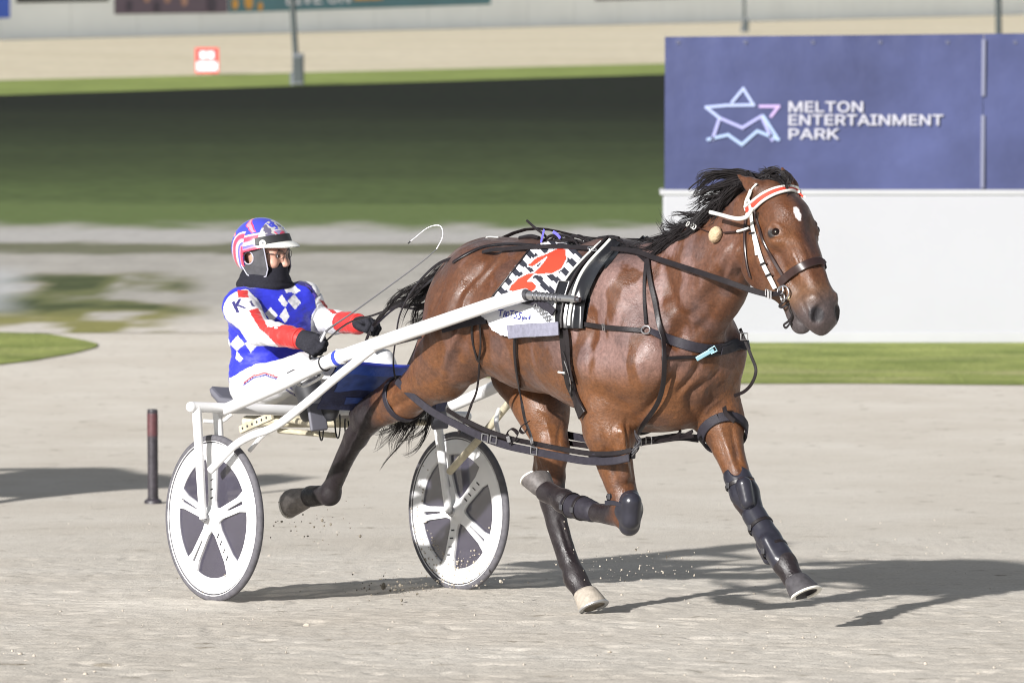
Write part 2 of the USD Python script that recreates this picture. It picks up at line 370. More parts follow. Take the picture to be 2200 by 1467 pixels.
# lawn: the floodlights' falloff is put into the colour, darker towards the far side
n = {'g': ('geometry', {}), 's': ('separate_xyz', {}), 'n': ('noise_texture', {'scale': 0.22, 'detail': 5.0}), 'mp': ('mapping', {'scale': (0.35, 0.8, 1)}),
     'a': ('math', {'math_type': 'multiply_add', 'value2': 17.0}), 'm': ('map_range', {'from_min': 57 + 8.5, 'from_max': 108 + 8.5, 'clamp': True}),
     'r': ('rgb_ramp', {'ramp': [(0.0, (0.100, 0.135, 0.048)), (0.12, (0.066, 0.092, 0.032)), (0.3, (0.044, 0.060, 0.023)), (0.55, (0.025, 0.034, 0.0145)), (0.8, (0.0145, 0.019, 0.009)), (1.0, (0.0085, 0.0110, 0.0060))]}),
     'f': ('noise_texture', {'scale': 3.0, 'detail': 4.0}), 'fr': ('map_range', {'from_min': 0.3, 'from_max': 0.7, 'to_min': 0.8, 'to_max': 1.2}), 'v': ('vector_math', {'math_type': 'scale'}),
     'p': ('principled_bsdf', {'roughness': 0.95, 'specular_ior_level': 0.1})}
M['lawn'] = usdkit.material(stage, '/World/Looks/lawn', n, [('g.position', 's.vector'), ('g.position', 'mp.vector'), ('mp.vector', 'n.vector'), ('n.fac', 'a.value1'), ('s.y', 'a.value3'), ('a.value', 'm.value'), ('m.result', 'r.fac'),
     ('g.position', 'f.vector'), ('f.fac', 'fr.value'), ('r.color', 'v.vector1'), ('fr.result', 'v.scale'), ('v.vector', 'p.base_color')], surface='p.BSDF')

mat('white_paint', (0.33, 0.335, 0.35), 0.5, vary=(0.8, 0.05), bump=(3, 0.004))
mat('white_wall', (0.315, 0.32, 0.345), 0.55, vary=(0.4, 0.04))
mat('fence_white', (0.86, 0.87, 0.84), 0.5, vary=(0.2, 0.06))
mat('banner_blue', (0.043, 0.052, 0.125), 0.32, vary=(0.7, 0.34), bump=(1.1, 0.02))  # mottled tone paints patches of glare into the blue
mat('banner_white', (0.34, 0.34, 0.40), 0.5)
mat('banner_seam', (0.13, 0.138, 0.205), 0.5)
mat('dark_metal', (0.035, 0.045, 0.045), 0.5, vary=(2, 0.2))
mat('pole_grey', (0.10, 0.11, 0.12), 0.6, vary=(2, 0.2))
mat('sign_red', (0.55, 0.04, 0.035), 0.5)
mat('sign_white', (0.72, 0.70, 0.74), 0.5)
mat('post_black', (0.028, 0.024, 0.03), 0.5, vary=(30, 0.5), bump=(60, 0.002))
mat('ad_blue', (0.03, 0.10, 0.55), 0.5)
mat('ad_black', (0.012, 0.012, 0.016), 0.5)
mat('ad_teal', (0.06, 0.17, 0.20), 0.5, vary=(0.3, 0.15))
mat('ad_orange', (0.62, 0.30, 0.03), 0.5, vary=(1, 0.2))
mat('clod', (0.37, 0.33, 0.275), 0.95, vary=(50, 0.25), bump=(120, 0.002))
mat('clod_dark', (0.16, 0.14, 0.11), 0.95, vary=(50, 0.25))

# ------------------------------------------------------------------ the ground
def sheet(xs, ys, zf):
    X, Y = np.meshgrid(xs, ys, indexing='ij'); v = np.stack([X, Y, zf(X, Y)], -1).reshape(-1, 3)
    ny = len(ys); i, j = np.meshgrid(np.arange(len(xs) - 1), np.arange(ny - 1), indexing='ij')
    q = np.stack([i * ny + j, (i + 1) * ny + j, (i + 1) * ny + j + 1, i * ny + j + 1], -1).reshape(-1, 4)
    return trimesh.Trimesh(v, np.vstack([q[:, [0, 1, 2]], q[:, [0, 2, 3]]]), process=False)
def track_z(X, Y):
    z = ground_z(Y)
    near = np.clip((24 - Y) / 6, 0, 1) * np.clip((4.5 - np.abs(X)) / 1.5, 0, 1)
    P = np.stack([X * 1.0, Y, 0 * X], -1)
    r = (meshkit.fbm(P * np.array([3.0, 4.5, 1]), 3, 1) - 0.5) * 0.010 + (meshkit.fbm(P * np.array([16, 20, 1]), 3, 5) - 0.5) * 0.011
    pits = np.clip(meshkit.noise(P * np.array([9, 9, 1]), 9) - 0.80, 0, 1) * 0.05
    return z + near * (r - pits)
Y_LAWN = float(at_z(1100, 472, ZF)[1])
xs = np.concatenate([[-90, -60, -40, -25, -15, -10, -7, -5, -4], np.linspace(-3.2, 3.2, 400), [4, 5, 7, 10, 15, 25, 40, 60, 90]])
ys = np.concatenate([[2, 6, 9, 11], np.linspace(12.8, 21, 470), np.linspace(21.3, 24, 20), np.linspace(25, 42, 24), [45, 50, 56, Y_LAWN]])
put('track', sheet(xs, ys, track_z), 'sand', kind='structure')
def flat_poly(pts, dz, name, mat_, **k):
    """a flat sheet on the field, edge points as (x, y)"""
    pg = Polygon(pts); v, f = trimesh.creation.triangulate_polygon(pg, engine='earcut')
    v3 = np.column_stack([v, np.full(len(v), ZF + dz)])
    n = np.cross(v3[f[0, 1]] - v3[f[0, 0]], v3[f[0, 2]] - v3[f[0, 0]])
    if n[2] < 0: f = f[:, ::-1]
    put(name, trimesh.Trimesh(v3, f, process=False), mat_, kind='structure', **k)
def gp(px, py, dz=0.0): return at_z(px, py, ZF + dz)[:2]
def along(a, b, x): t = (x - a[0]) / (b[0] - a[0]); return a + (b - a) * t
lawn_far = (gp(0, 205), gp(1425, 160)); verge_far = (gp(0, 173), gp(1425, 137)); wall_line = (gp(0, 86), gp(1425, 51))
XW = 120
band = lambda l0, l1: [along(*l0, -XW), along(*l0, XW), along(*l1, XW), along(*l1, -XW)]
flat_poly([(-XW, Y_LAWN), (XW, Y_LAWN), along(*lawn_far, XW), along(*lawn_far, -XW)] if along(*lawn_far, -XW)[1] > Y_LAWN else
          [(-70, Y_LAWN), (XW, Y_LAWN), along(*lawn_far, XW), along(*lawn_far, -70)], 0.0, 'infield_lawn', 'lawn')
flat_poly(band(lawn_far, verge_far), 0.004, 'far_grass_verge', 'far_verge')
flat_poly(band(verge_far, wall_line), 0.0, 'far_track', 'far_sand')
# ------------------------------------------------------------------ field near the track: grass verge, worn ground, path
def wob(pts, amp, seed, step=.5):
    """the edge line with a natural wobble"""
    p = np.asarray(pts, float); L = np.concatenate([[0], np.cumsum(np.linalg.norm(np.diff(p, axis=0), axis=1))]); s = np.arange(0, L[-1], step)
    q = np.stack([np.interp(s, L, p[:, 0]), np.interp(s, L, p[:, 1])], 1); nn = meshkit.fbm(np.stack([s * .5, s * 0 + seed, s * 0], 1), 3, seed) - .5
    return q + np.stack([nn * amp * .3, nn * amp], 1)
def gpx(pts): return [gp(*p) for p in pts]
Y_VERGE0 = float(gp(1700, 831)[1]); Y_WALL = float(gp(1700, 737)[1])
def tufted(pts, dz, name, mat_, h=.05, **k):
    flat_poly(pts, dz, name, mat_, **k)
vx0 = gp(930, 800)[0]
flat_poly(np.vstack([wob([(vx0, Y_VERGE0 + 1.3), (vx0 + 1.0, Y_VERGE0 + .2), (12, Y_VERGE0)], .35, 3, .25), [(12, Y_WALL + 6), (vx0 + 1.2, Y_WALL + 6), (vx0 + .2, Y_WALL + 1)]]), .008, 'grass_verge', 'verge')
flat_poly(np.vstack([wob(gpx([(-60, 792), (60, 778), (150, 762), (205, 748), (214, 740), (190, 732), (110, 718), (-60, 712)]), .25, 5, .2)]), .010, 'grass_corner', 'verge')
# worn grass, the access path and its strips: one sheet whose grass thins out into the sand
wx, wy = np.arange(-19, 12, .13), np.arange(float(at_z(1100, 716, ZF)[1]), float(at_z(1100, 440, ZF)[1]), .12); WX_, WY_ = np.meshgrid(wx, wy, indexing='ij'); wp2 = proj(np.stack([WX_, WY_, WX_ * 0 + ZF], -1)); u_, v_ = wp2[..., 0], wp2[..., 1]
P3 = np.stack([WX_, WY_, 0 * WX_], -1); n1, n2, n3 = meshkit.fbm(P3 * np.array([1.5, .75, 1]), 5, 41), meshkit.fbm(P3 * np.array([.35, .30, 1]), 4, 42), meshkit.fbm(P3 * np.array([3, 2.2, 1]), 4, 43)
SANDC, PATHC = np.array([.325, .31, .28]), np.array([.36, .35, .335])  # sand darker than the track: falloff of the floodlights put into its colour
def lay(c, w):
    global tc; tc = tc * (1 - w[..., None]) + np.asarray(c) * w[..., None]
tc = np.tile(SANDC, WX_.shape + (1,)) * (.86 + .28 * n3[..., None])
ss_ = lambda a, b, x: (lambda t: t * t * (3 - 2 * t))(np.clip((x - a) / (b - a), 0, 1))
lay((.50, .465, .415), ss_(640, 712, v_ + (n1 - .5) * 40))
ss_ = lambda a, b, x: (lambda t: t * t * (3 - 2 * t))(np.clip((x - a) / (b - a), 0, 1))
edge_r = 460 - np.abs(v_ - 660) * .9                        # the worn patch narrows towards the right
lobe = ss_(0, 150, edge_r - u_ + (n2 - .5) * 260) * ss_(575, 612, v_ + (n2 - .5) * 50) * ss_(712, 690, v_ - (u_ > 140) * 22)
lay((.215, .18, .115), lobe * ss_(.34, .52, n1) * .9); lay((.11, .125, .05), lobe * ss_(.46, .57, n2 * .4 + n1 * .6) * .9); lay((.22, .21, .075), lobe * ss_(650, 690, v_) * ss_(.34, .50, n1) * .85); lay((.045, .06, .028), lobe * ss_(.54, .62, n1) * ss_(690, 660, v_) * .8)
lay((.10, .105, .055), ss_(521, 527, v_ + (n1 - .5) * 16) * ss_(551, 540, v_ + (n1 - .5) * 18) * ss_(.30, .52, n2 + .12) * .85)
lay(PATHC, ss_(488, 498, v_ + (n1 - .5) * 10) * ss_(526, 516, v_ + (n1 - .5) * 8) * .8)
lay((.100, .135, .048), ss_(500, 474, v_ + (n1 - .5) * 30))
lay((.42, .43, .44), ss_(110, 0, u_ + (n2 - .5) * 120) * ss_(560, 600, v_) * ss_(690, 650, v_) * .7)
lay((.50, .465, .415), ss_(-13.5, -17, WX_ + (n2 - .5) * 3) + ss_(8.5, 11, WX_ + (n2 - .5) * 2))
tinted('worn_ground', .95, spec=.1, grain=.14, gscale=9, bump=(20, .01))
nyw = len(wy); i, j = np.meshgrid(np.arange(len(wx) - 1), np.arange(nyw - 1), indexing='ij'); q = np.stack([i * nyw + j, (i + 1) * nyw + j, (i + 1) * nyw + j + 1, i * nyw + j + 1], -1).reshape(-1, 4)
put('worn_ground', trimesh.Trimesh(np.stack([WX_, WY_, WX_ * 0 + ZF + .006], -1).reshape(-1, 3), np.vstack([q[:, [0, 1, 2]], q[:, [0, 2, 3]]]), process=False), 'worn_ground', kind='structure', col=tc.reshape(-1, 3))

# ------------------------------------------------------------------ white wall with the blue banner on it
wx0 = float(at_y(1427, 737, Y_WALL)[0]); wx1 = 12.0
wz_top = float(at_y(1427, 415, Y_WALL)[2]); bz_top0 = float(at_y(1428, 80, Y_WALL)[2]); bz_top1 = float(at_y(2200, 72, Y_WALL)[2])
wall = thing('white_wall', 'low white rendered wall standing in the grass below the blue banner', 'wall', (wx0, Y_WALL, ZF))
def vbox(x0, x1, y0, y1, z0, z1, r=.01): m = rbox((x1 - x0, y1 - y0, z1 - z0), r); m.apply_translation(((x0 + x1) / 2, (y0 + y1) / 2, (z0 + z1) / 2)); return m
put('panel', vbox(wx0 - .01, wx1, Y_WALL, Y_WALL + .25, ZF - .05, wz_top - .02, .015), 'white_wall', wall)
put('coping', vbox(wx0 - .04, wx1, Y_WALL - .010, Y_WALL + .28, wz_top - .022, wz_top + .03, .01), 'white_paint', wall)
put('base_board', vbox(wx0, wx1, Y_WALL - .012, Y_WALL + .02, ZF, ZF + .10, .006), 'white_paint', wall)
YB = Y_WALL + .06
ban = thing('banner_board', 'tall blue advertising board with white lettering and star emblem above the white wall', 'banner', (wx0, YB, wz_top))
seam_x = float(at_y(2113, 200, YB)[0])
def cloth(x0, x1, z0, z1, seed):
    X = np.linspace(x0, x1, max(8, int((x1 - x0) / .04))); Z = np.linspace(0, 1, 46); XX, TT = np.meshgrid(X, Z, indexing='ij')
    top = bz_top0 + (bz_top1 - bz_top0) * (XX - wx0) / 3.6
    ZZ = z0 + (top - z0) * TT; P = np.stack([XX * .9, ZZ * 1.1 + XX * .25, XX * 0], -1)
    bulge = (meshkit.fbm(P * 1.3, 3, seed) - .5) * .034 * np.clip(4 * TT * (1 - TT), 0, 1) + .004 * np.sin(XX * 22) * np.exp(-(1 - TT) * 18)
    V = np.stack([XX, YB + bulge, ZZ], -1).reshape(-1, 3); nz_ = len(Z); i, j = np.meshgrid(np.arange(len(X) - 1), np.arange(nz_ - 1), indexing='ij')
    q = np.stack([i * nz_ + j, (i + 1) * nz_ + j, (i + 1) * nz_ + j + 1, i * nz_ + j + 1], -1).reshape(-1, 4)
    f = np.vstack([q[:, [0, 1, 2]], q[:, [0, 2, 3]]]); b = V + np.array([0, .004, 0])
    return trimesh.Trimesh(np.vstack([V, b]), np.vstack([f, f[:, ::-1] + len(V)]), process=False), bulge
c1, _ = cloth(wx0, seam_x - .004, wz_top + .03, 0, 31); c2, _ = cloth(seam_x + .0, wx1, wz_top + .03, 0, 37)
put('panel', c1, 'banner_blue', ban, smooth=True); put('panel', c2, 'banner_blue', ban, smooth=True)
for z0, z1 in (((bz_top0 + wz_top) / 2 + .17, bz_top0 - .02), (wz_top + .04, (bz_top0 + wz_top) / 2 + .0)):
    put('seam_post', vbox(seam_x - .022, seam_x + .016, YB - .03, YB + .05, z0, z1, .008), 'banner_seam', ban)
put('frame', join(vbox(wx0 + .03, wx1, YB + .12, YB + .17, bz_top0 - .35, bz_top0 - .30), *[vbox(x, x + .06, YB + .12, YB + .18, ZF, bz_top0 - .1) for x in np.arange(wx0 + .1, wx1, 1.5)]), 'pole_grey', ban)
for k in range(6):
    ex = wx0 + .12 + k * .62
    put('eyelet', torus((ex, YB - .012, bz_top0 - .05), (0, 1, 0), .014, .004, 6, 14), 'banner_seam', ban)
def on_board(px, py, out=.0195): return at_y(px, py, YB - out)
def flat_text(s, px, py, h_px, w_px, out, mat_, parent, name, yplane):
    t = meshkit.text_mesh(s, 1.0, depth=.004, bold=True); t.apply_translation((-t.bounds[0][0], 0, 0)); b = t.bounds
    a, bb, c = at_y(px, py, yplane - out), at_y(px + w_px, py, yplane - out), at_y(px, py - h_px, yplane - out)
    t.apply_scale(((bb[0] - a[0]) / (b[1][0] - b[0][0]), (c[2] - a[2]), 1.0))
    for piece in orient(t, a, (1, 0, 0), (0, 0, 1), (0, -1, 0)).split(only_watertight=False): put(name, piece, mat_, parent)
for s, py, w_, in (('MELTON', 241, 160), ('ENTERTAINMENT', 269, 332), ('PARK', 299, 108)):
    flat_text(s, 1694, py, 22, w_, .0195, 'banner_white', ban, 'lettering', YB)
sp = [(1596, 191), (1619, 232), (1672, 232), (1636, 263), (1653, 294), (1672, 301)]
for name, pts, c in (('star_stroke', [(1573, 220), (1597, 191), (1619, 226), (1560, 227), (1517, 231), (1546, 254)], 0), ('star_stroke', [(1633, 229), (1673, 229), (1657, 250)], 1),
                     ('star_stroke', [(1531, 299), (1546, 254), (1595, 275), (1636, 250), (1659, 301)], 2), ('star_stroke', [(1521, 300), (1564, 290), (1594, 311), (1627, 282), (1672, 300), (1640, 250)], 3)):
    cs = [((.30, .52, .74), (.48, .40, .70)), ((.48, .36, .66), (.48, .36, .66)), ((.34, .40, .70), (.42, .38, .72)), ((.44, .42, .72), (.30, .55, .76))][c]
    mat(f'star_tone_{c}', tuple((np.array(cs[0]) + np.array(cs[1])) * .36), .5)
    P = np.array([on_board(*p, out=.0195) for p in pts]); put(name, join(*[strap([P[i] + (P[i] - P[i + 1]) / np.linalg.norm(P[i + 1] - P[i]) * .012, P[i + 1] + (P[i + 1] - P[i]) / np.linalg.norm(P[i + 1] - P[i]) * .012], (0, -1, 0), .028, .004 + .0011 * i, n=2) for i in range(len(P) - 1)]), f'star_tone_{c}', ban)

# ------------------------------------------------------------------ posts, signs, light poles
pb = at_y(329, 1082, 25.0); pz = float(ground_z(25.0)); yy = 25.0
for _ in range(20):
    yy = yy + (float(at_y(329, 1081, yy)[2]) - float(ground_z(yy))) * 6; 
px_ = float(at_y(329, 1081, yy)[0]); pz = float(ground_z(yy)); s_ = FPX / yy
post = thing('marker_post', 'short dark round marker post standing upright in the sand behind the left cart wheel', 'post', (px_, yy, pz))
hgt = 205 / s_
put('shaft', lathe([(0, 0), (.030, 0), (.0315, .02), (.0315, hgt - .012), (.029, hgt - .002), (.012, hgt), (0, hgt)], (px_, yy, pz), UP, 20), 'post_black', post)
mat('post_band', (.075, .026, .03), .5, vary=(40, .3)); put('band', lathe([(.0318, hgt - .16), (.0326, hgt - .155), (.0326, hgt - .03), (.0318, hgt - .025)], (px_, yy, pz), UP, 20), 'post_band', post)
put('foot', lathe([(0, .004), (.055, .004), (.050, .02), (.033, .03), (.033, .04)], (px_, yy, pz), UP, 20), 'post_black', post)

def light_pole(px, py, w_px, box_px, lean, label, y=None, hgt=14.0, off=6):
    P = at_z(px, py, ZF) if y is None else at_y(px, py, y); P[2] = ZF; s = FPX / P[1]
    t = thing('light_pole', label, 'light pole', P, 'light poles across the field')
    r = w_px / s / 2
    put('pole', tube([P + UP * .3, P + UP * 4 + np.array([-lean * 4, 0, 0]), P + UP * hgt + np.array([-lean * hgt, 0, 0])], [r * 1.05, r, r * .7], 12), 'dark_metal', t)
    put('footing', lathe([(0, 0), (r * 2.6, 0), (r * 2.6, .35), (r * 1.6, .4), (0, .4)], P, UP, 16), 'pole_grey', t)
    w, hh = box_px[0] / s, box_px[1] / s
    put('control_box', vbox(P[0] - w * .35, P[0] + w * .65, P[1] - r - .28, P[1] - r, P[2] + .02, P[2] + hh, .03), 'pole_grey', t)
    put('box_door', vbox(P[0] - w * .27, P[0] + w * .57, P[1] - r - .30, P[1] - r - .278, P[2] + .1, P[2] + hh - .1, .008), 'dark_metal', t)
    return t
light_pole(638, 183, 12, (24, 68), .055, 'dark lamp post with a grey cabinet at its foot, left of the blue banner')
light_pole(1599, 70, 6, (14, 30), .01, 'thin distant lamp post seen just above the top edge of the blue banner')
light_pole(2146, 200, 13, (22, 60), .02, 'dark lamp post rising behind the blue banner near its pale seam', y=132.0)

P = at_z(445, 161, ZF); s = FPX / P[1]; sg = thing('speed_sign', 'small square red and white sign on the far side of the field', 'sign', P)
w, hh = 50 / s, 54 / s
put('board', vbox(P[0] - w / 2, P[0] + w / 2, P[1], P[1] + .03, P[2] + .05, P[2] + .05 + hh, .01), 'sign_red', sg)
put('lower_panel', vbox(P[0] - w * .44, P[0] + w * .44, P[1] - .008, P[1] + .004, P[2] + .05 + hh * .10, P[2] + .05 + hh * .44, .003), 'sign_white', sg)
for x0, x1, z0, z1, m_ in ((-.30, -.04, .56, .86, 'sign_white'), (.02, .30, .56, .86, 'sign_white'), (-.36, .20, .24, .31, 'sign_red')):
    put('print_block', vbox(P[0] + w * x0, P[0] + w * x1, P[1] - .014, P[1] - .004, P[2] + .05 + hh * z0, P[2] + .05 + hh * z1, .003), m_, sg)
put('stake', join(*[vbox(P[0] + x - .03, P[0] + x + .03, P[1] + .03, P[1] + .08, P[2] - .1, P[2] + hh, .008) for x in (-w * .3, w * .3)]), 'pole_grey', sg)

# ------------------------------------------------------------------ far white fence with advertising boards
A, B = np.append(wall_line[0], ZF), np.append(wall_line[1], ZF); dirw = (B - A) / np.linalg.norm(B - A); nw_ = np.array([dirw[1], -dirw[0], 0])
def far_pt(px, py, out=0.0):
    d = ray(px, py); t = ((A + nw_ * out - CAM) @ nw_) / (d @ nw_); return CAM + d * t
fence = thing('track_fence', 'long white boundary fence across the far side of the track', 'fence', A)
ss = np.arange(-156, 260, 6.0)
for k in range(len(ss) - 1):
    a, b = A + dirw * ss[k], A + dirw * (ss[k + 1] - .03)
    m = rbox((ss[k + 1] - ss[k] - .03, .12, 4.5), .01)
    if -160 < proj((a + b) / 2)[0] / 30 < 140: put('panel', orient(m, (a + b) / 2 + UP * 2.2, dirw, np.cross(UP, dirw), UP), 'fence_white', fence)
def ad(px0, px1, pyb0, pyb1, hgt, mat_, label, out=.09):
    a, b = far_pt(px0, pyb0, out), far_pt(px1, pyb1, out); ln = np.linalg.norm(b - a); x = (b - a) / ln; up = np.cross(x, -nw_); up = up if up[2] > 0 else -up
    t = thing('advertising_board', label, 'advertising board', a, 'advertising boards on the far fence')
    m = rbox((ln, .05, hgt), .006); put('board', orient(m, (a + b) / 2 + up * hgt / 2, x, np.cross(up, x), up), mat_, t)
    return t, a, x, up, ln
mat('ad_brown', (.115, .075, .105), .5)
ad(-60, 21, 41, 39, 2.6, 'ad_blue', 'plain blue advertising board at the left end of the far fence')
ad(36, 233, 7, 3, 2.6, 'ad_black', 'black advertising board between the blue one and the brown picture board')
t, a, x, up, ln = ad(247, 489, 31, 28, 2.6, 'ad_brown', 'brown and purple picture board on the far fence beside the teal one')
mat('ad_skin', (.42, .22, .15), .5, vary=(1.2, .3)); mat('ad_dark', (.045, .03, .05), .5)
for u, v, r, m_ in ((.12, .28, .30, 'ad_dark'), (.27, .62, .34, 'ad_skin'), (.45, .55, .30, 'ad_skin'), (.36, .22, .32, 'ad_dark'), (.60, .45, .30, 'ad_skin'), (.85, .30, .45, 'ad_dark'), (.72, .7, .3, 'ad_brown')):
    m = trimesh.creation.cylinder(r, .02, sections=24); put('figure_print', orient(m, a + x * ln * u + up * (v * 1.5) + nw_ * (.035 + .002 * (u * 10 % 3)), x, up, nw_), m_, t)
t, a, x, up, ln = ad(492, 1054, 28, 10, 2.6, 'ad_teal', 'teal advertising board with white and orange print behind the left lamp post')
for u, v, r in ((.012, .35, .30), (.06, .42, .42), (.10, .22, .25)):
    m = trimesh.creation.cylinder(r, .02, sections=24); put('orange_print', orient(m, a + x * (ln * u + .2) + up * v * 1.3 + nw_ * (.035 + .003 * u), x, up, nw_), 'ad_orange', t)
tx = meshkit.text_mesh('LIVE ON', 1.0, depth=.01, bold=True); b = tx.bounds; tx.apply_scale((ln * .235 / (b[1][0] - b[0][0]), .62, 1)); 
for piece in orient(tx, a + x * ln * .195 + up * .36 + nw_ * .035, x, up, nw_).split(only_watertight=False): put('lettering', piece, 'sign_white', t)
m = rbox((ln * .11, .02, .5), .004); put('orange_print', orient(m, a + x * ln * .505 + up * .72 + nw_ * .04, x, np.cross(up, x), up), 'ad_orange', t)
ad(1279, 1600, 2, -8, 2.6, 'ad_brown', 'dark advertising board at the top edge, right of the teal one')
# ------------------------------------------------------------------ the horse
HB = Body()
def hb(px, py, lat, r, k=0.06, **o): HB.ball(at(px, py, lat), r, k, **o)
def hc(a, b, r1, r2, k=0.06, **o): HB.cone(at(*a), at(*b), r1, r2, k, **o)
def lc(a, b, r1, r2, k=0.08, **o): HB.cone(W(*a), W(*b), r1, r2, k, **o)
# trunk
lc((1.35, 0, 1.235), (1.80, 0, 1.215), .285, .305, flat=.95)
lc((1.04, 0, 1.28), (1.35, 0, 1.25), .225, .27, .1, flat=1.0)
lc((1.80, 0, 1.195), (2.08, 0, 1.16), .30, .285, .1, flat=.82)
lc((1.80, 0, 1.44), (2.06, 0, 1.42), .10, .10, .12, flat=.7)            # withers
lc((0.86, 0, 1.34), (1.04, 0, 1.38), .075, .135, .1)                      # tail head
for s in (-1, 1):
    lc((1.14, s * .12, 1.37), (1.02, s * .13, 1.27), .14, .125, .08)    # croup
    lc((1.24, s * .19, 1.40), (1.20, s * .17, 1.36), .045, .09, .1)      # point of hip
    lc((2.06, s * .13, 1.38), (2.25, s * .155, 1.15), .125, .12, .07)    # shoulder blade
    lc((2.02, s * .18, 1.09), (2.20, s * .165, 1.08), .115, .10, .06)    # arm
    lc((2.12, s * .205, 1.33), (2.20, s * .205, 1.20), .03, .035, .05)    # ridge of the shoulder blade
lc((2.20, -.06, 1.10), (2.22, .08, 1.11), .135, .135, .08)               # breast
lc((2.18, -.085, 1.00), (2.24, -.07, 1.06), .09, .10, .05); lc((2.18, .085, 1.00), (2.24, .07, 1.06), .09, .10, .05)
lc((1.95, 0, 0.985), (2.18, 0, 0.985), .15, .13, .08)                     # brisket
# right hind leg, stretched out behind
hc((1000, 690, -.18), (950, 790, -.19), .16, .112, .07)
hc((1018, 700, -.19), (990, 775, -.205), .145, .10, .07)
hc((982, 655, -.14), (938, 745, -.16), .085, .080, .06)                  # ham
hc((950, 800, -.19), (868, 858, -.18), .105, .075, .06)
hc((868, 858, -.18), (790, 899, -.17), .077, .052, .04)
hc((845, 826, -.175), (772, 888, -.165), .030, .030, .05)                # tendon to the point of hock
hb(767, 894, -.165, .032, .03)
hc((792, 902, -.17), (766, 938, -.165), .055, .044, .03)
HB.chain([at(766, 938, -.165), at(740, 990, -.155), at(716, 1045, -.145)], [.043, .035, .035], .03)
hc((754, 935, -.162), (712, 1038, -.142), .024, .024, .03)
hb(709, 1062, -.142, .043, .03)
hc((708, 1062, -.142), (668, 1066, -.137), .040, .045, .03)
# left hind leg, set down under the belly
lc((1.08, .15, 1.12), (1.10, .16, 1.02), .15, .125, .06)
hc((1120, 800, .15), (1166, 880, .135), .125, .098, .05)
hc((1166, 880, .135), (1186, 965, .125), .096, .064, .05)
hc((1186, 965, .125), (1184, 1018, .12), .062, .054, .04)
hc((1160, 980, .12), (1156, 1030, .12), .022, .030, .04)
hc((1182, 1030, .12), (1188, 1072, .115), .056, .048, .03)
HB.chain([at(1188, 1072, .115), at(1197, 1120, .11), at(1214, 1175, .105), at(1230, 1222, .10)], [.046, .040, .036, .038], .03)
hc((1174, 1080, .115), (1214, 1210, .10), .022, .024, .03)
hb(1236, 1243, .10, .044, .03)
hc((1238, 1244, .10), (1254, 1272, .10), .038, .043, .03)
# right fore leg, folded
hc((1306, 865, -.165), (1310, 925, -.16), .112, .094, .05)
hc((1280, 882, -.15), (1286, 905, -.15), .066, .056, .05)                # elbow
HB.chain([at(1310, 925, -.16), at(1315, 970, -.155), at(1330, 1030, -.145), at(1342, 1072, -.14)], [.093, .076, .060, .053], .04)
hc((1290, 930, -.175), (1310, 1010, -.16), .035, .03, .03); hc((1336, 930, -.185), (1342, 1020, -.165), .030, .025, .025)
hb(1346, 1088, -.14, .053, .03); hb(1352, 1122, -.14, .040, .03)
HB.chain([at(1340, 1108, -.14), at(1285, 1101, -.137), at(1240, 1090, -.133)], [.046, .036, .036], .03)
hb(1213, 1078, -.13, .045, .03)
hc((1210, 1074, -.13), (1174, 1056, -.125), .038, .043, .03)
# left fore leg, reaching forward
hc((1520, 820, .16), (1546, 900, .16), .115, .088, .06)
HB.chain([at(1546, 900, .16), at(1564, 962, .15), at(1580, 1008, .145), at(1592, 1040, .14)], [.086, .060, .049, .048], .04)
hb(1597, 1055, .14, .051, .03)
HB.chain([at(1602, 1078, .14), at(1628, 1120, .137), at(1655, 1162, .133), at(1680, 1200, .13)], [.045, .036, .034, .036], .03)
hb(1687, 1212, .13, .042, .03)
hc((1687, 1212, .13), (1704, 1242, .13), .036, .042, .03)
# neck
lc((2.10, 0, 1.27), (2.38, 0, 1.47), .265, .172, .10, flat=.62)
lc((2.38, 0, 1.47), (2.62, 0, 1.655), .172, .108, .06, flat=.60)
lc((2.10, 0, 1.45), (2.42, 0, 1.60), .08, .055, .08, flat=.7)
lc((2.42, 0, 1.60), (2.66, 0, 1.755), .055, .05, .06, flat=.8)
lc((2.26, .0, 1.20), (2.50, 0, 1.41), .085, .06, .06)                    # windpipe
for s in (-1, 1):
    lc((2.24, s * .11, 1.22), (2.60, s * .065, 1.56), .062, .034, .05)    # neck muscle along the windpipe
    HB.cone(W(2.36, s * .150, 1.215), W(2.54, s * .098, 1.40), .020, .012, .05, op='-')
# head
hc((1658, 428, 0), (1690, 470, 0), .078, .078, .05)
hc((1690, 470, 0), (1718, 560, 0), .078, .064, .05)
hc((1718, 560, 0), (1756, 650, 0), .062, .055, .05)
hc((1758, 650, 0), (1763, 678, 0), .058, .047, .03)
for s in (-1, 1):
    lc((2.755, s * .050, 1.545), (2.795, s * .052, 1.505), .122, .100, .05, flat=.40)   # jowl
    lc((2.845, s * .078, 1.655), (2.870, s * .078, 1.632), .034, .033, .05)           # brow
    lc((2.842, s * .108, 1.659), (2.878, s * .104, 1.653), .010, .008, .012)          # upper lid
    lc((2.868, s * .078, 1.610), (2.955, s * .048, 1.46), .018, .015, .022)           # cheek ridge
    lc((2.91, s * .030, 1.60), (3.01, s * .022, 1.44), .028, .024, .03)               # nose bone edge
    lc((3.018, s * .042, 1.400), (3.036, s * .044, 1.345), .035, .031, .02)           # nostril wing
    lc((2.93, s * .045, 1.43), (2.985, s * .04, 1.36), .030, .035, .03)               # cheek by the mouth corner
lc((2.90, 0, 1.44), (2.985, 0, 1.355), .058, .050, .04)
lc((3.016, 0, 1.322), (3.020, 0, 1.303), .045, .030, .025, flat=1.15)                  # upper lip
lc((2.80, 0, 1.455), (2.905, 0, 1.342), .052, .038, .04)                               # lower jaw
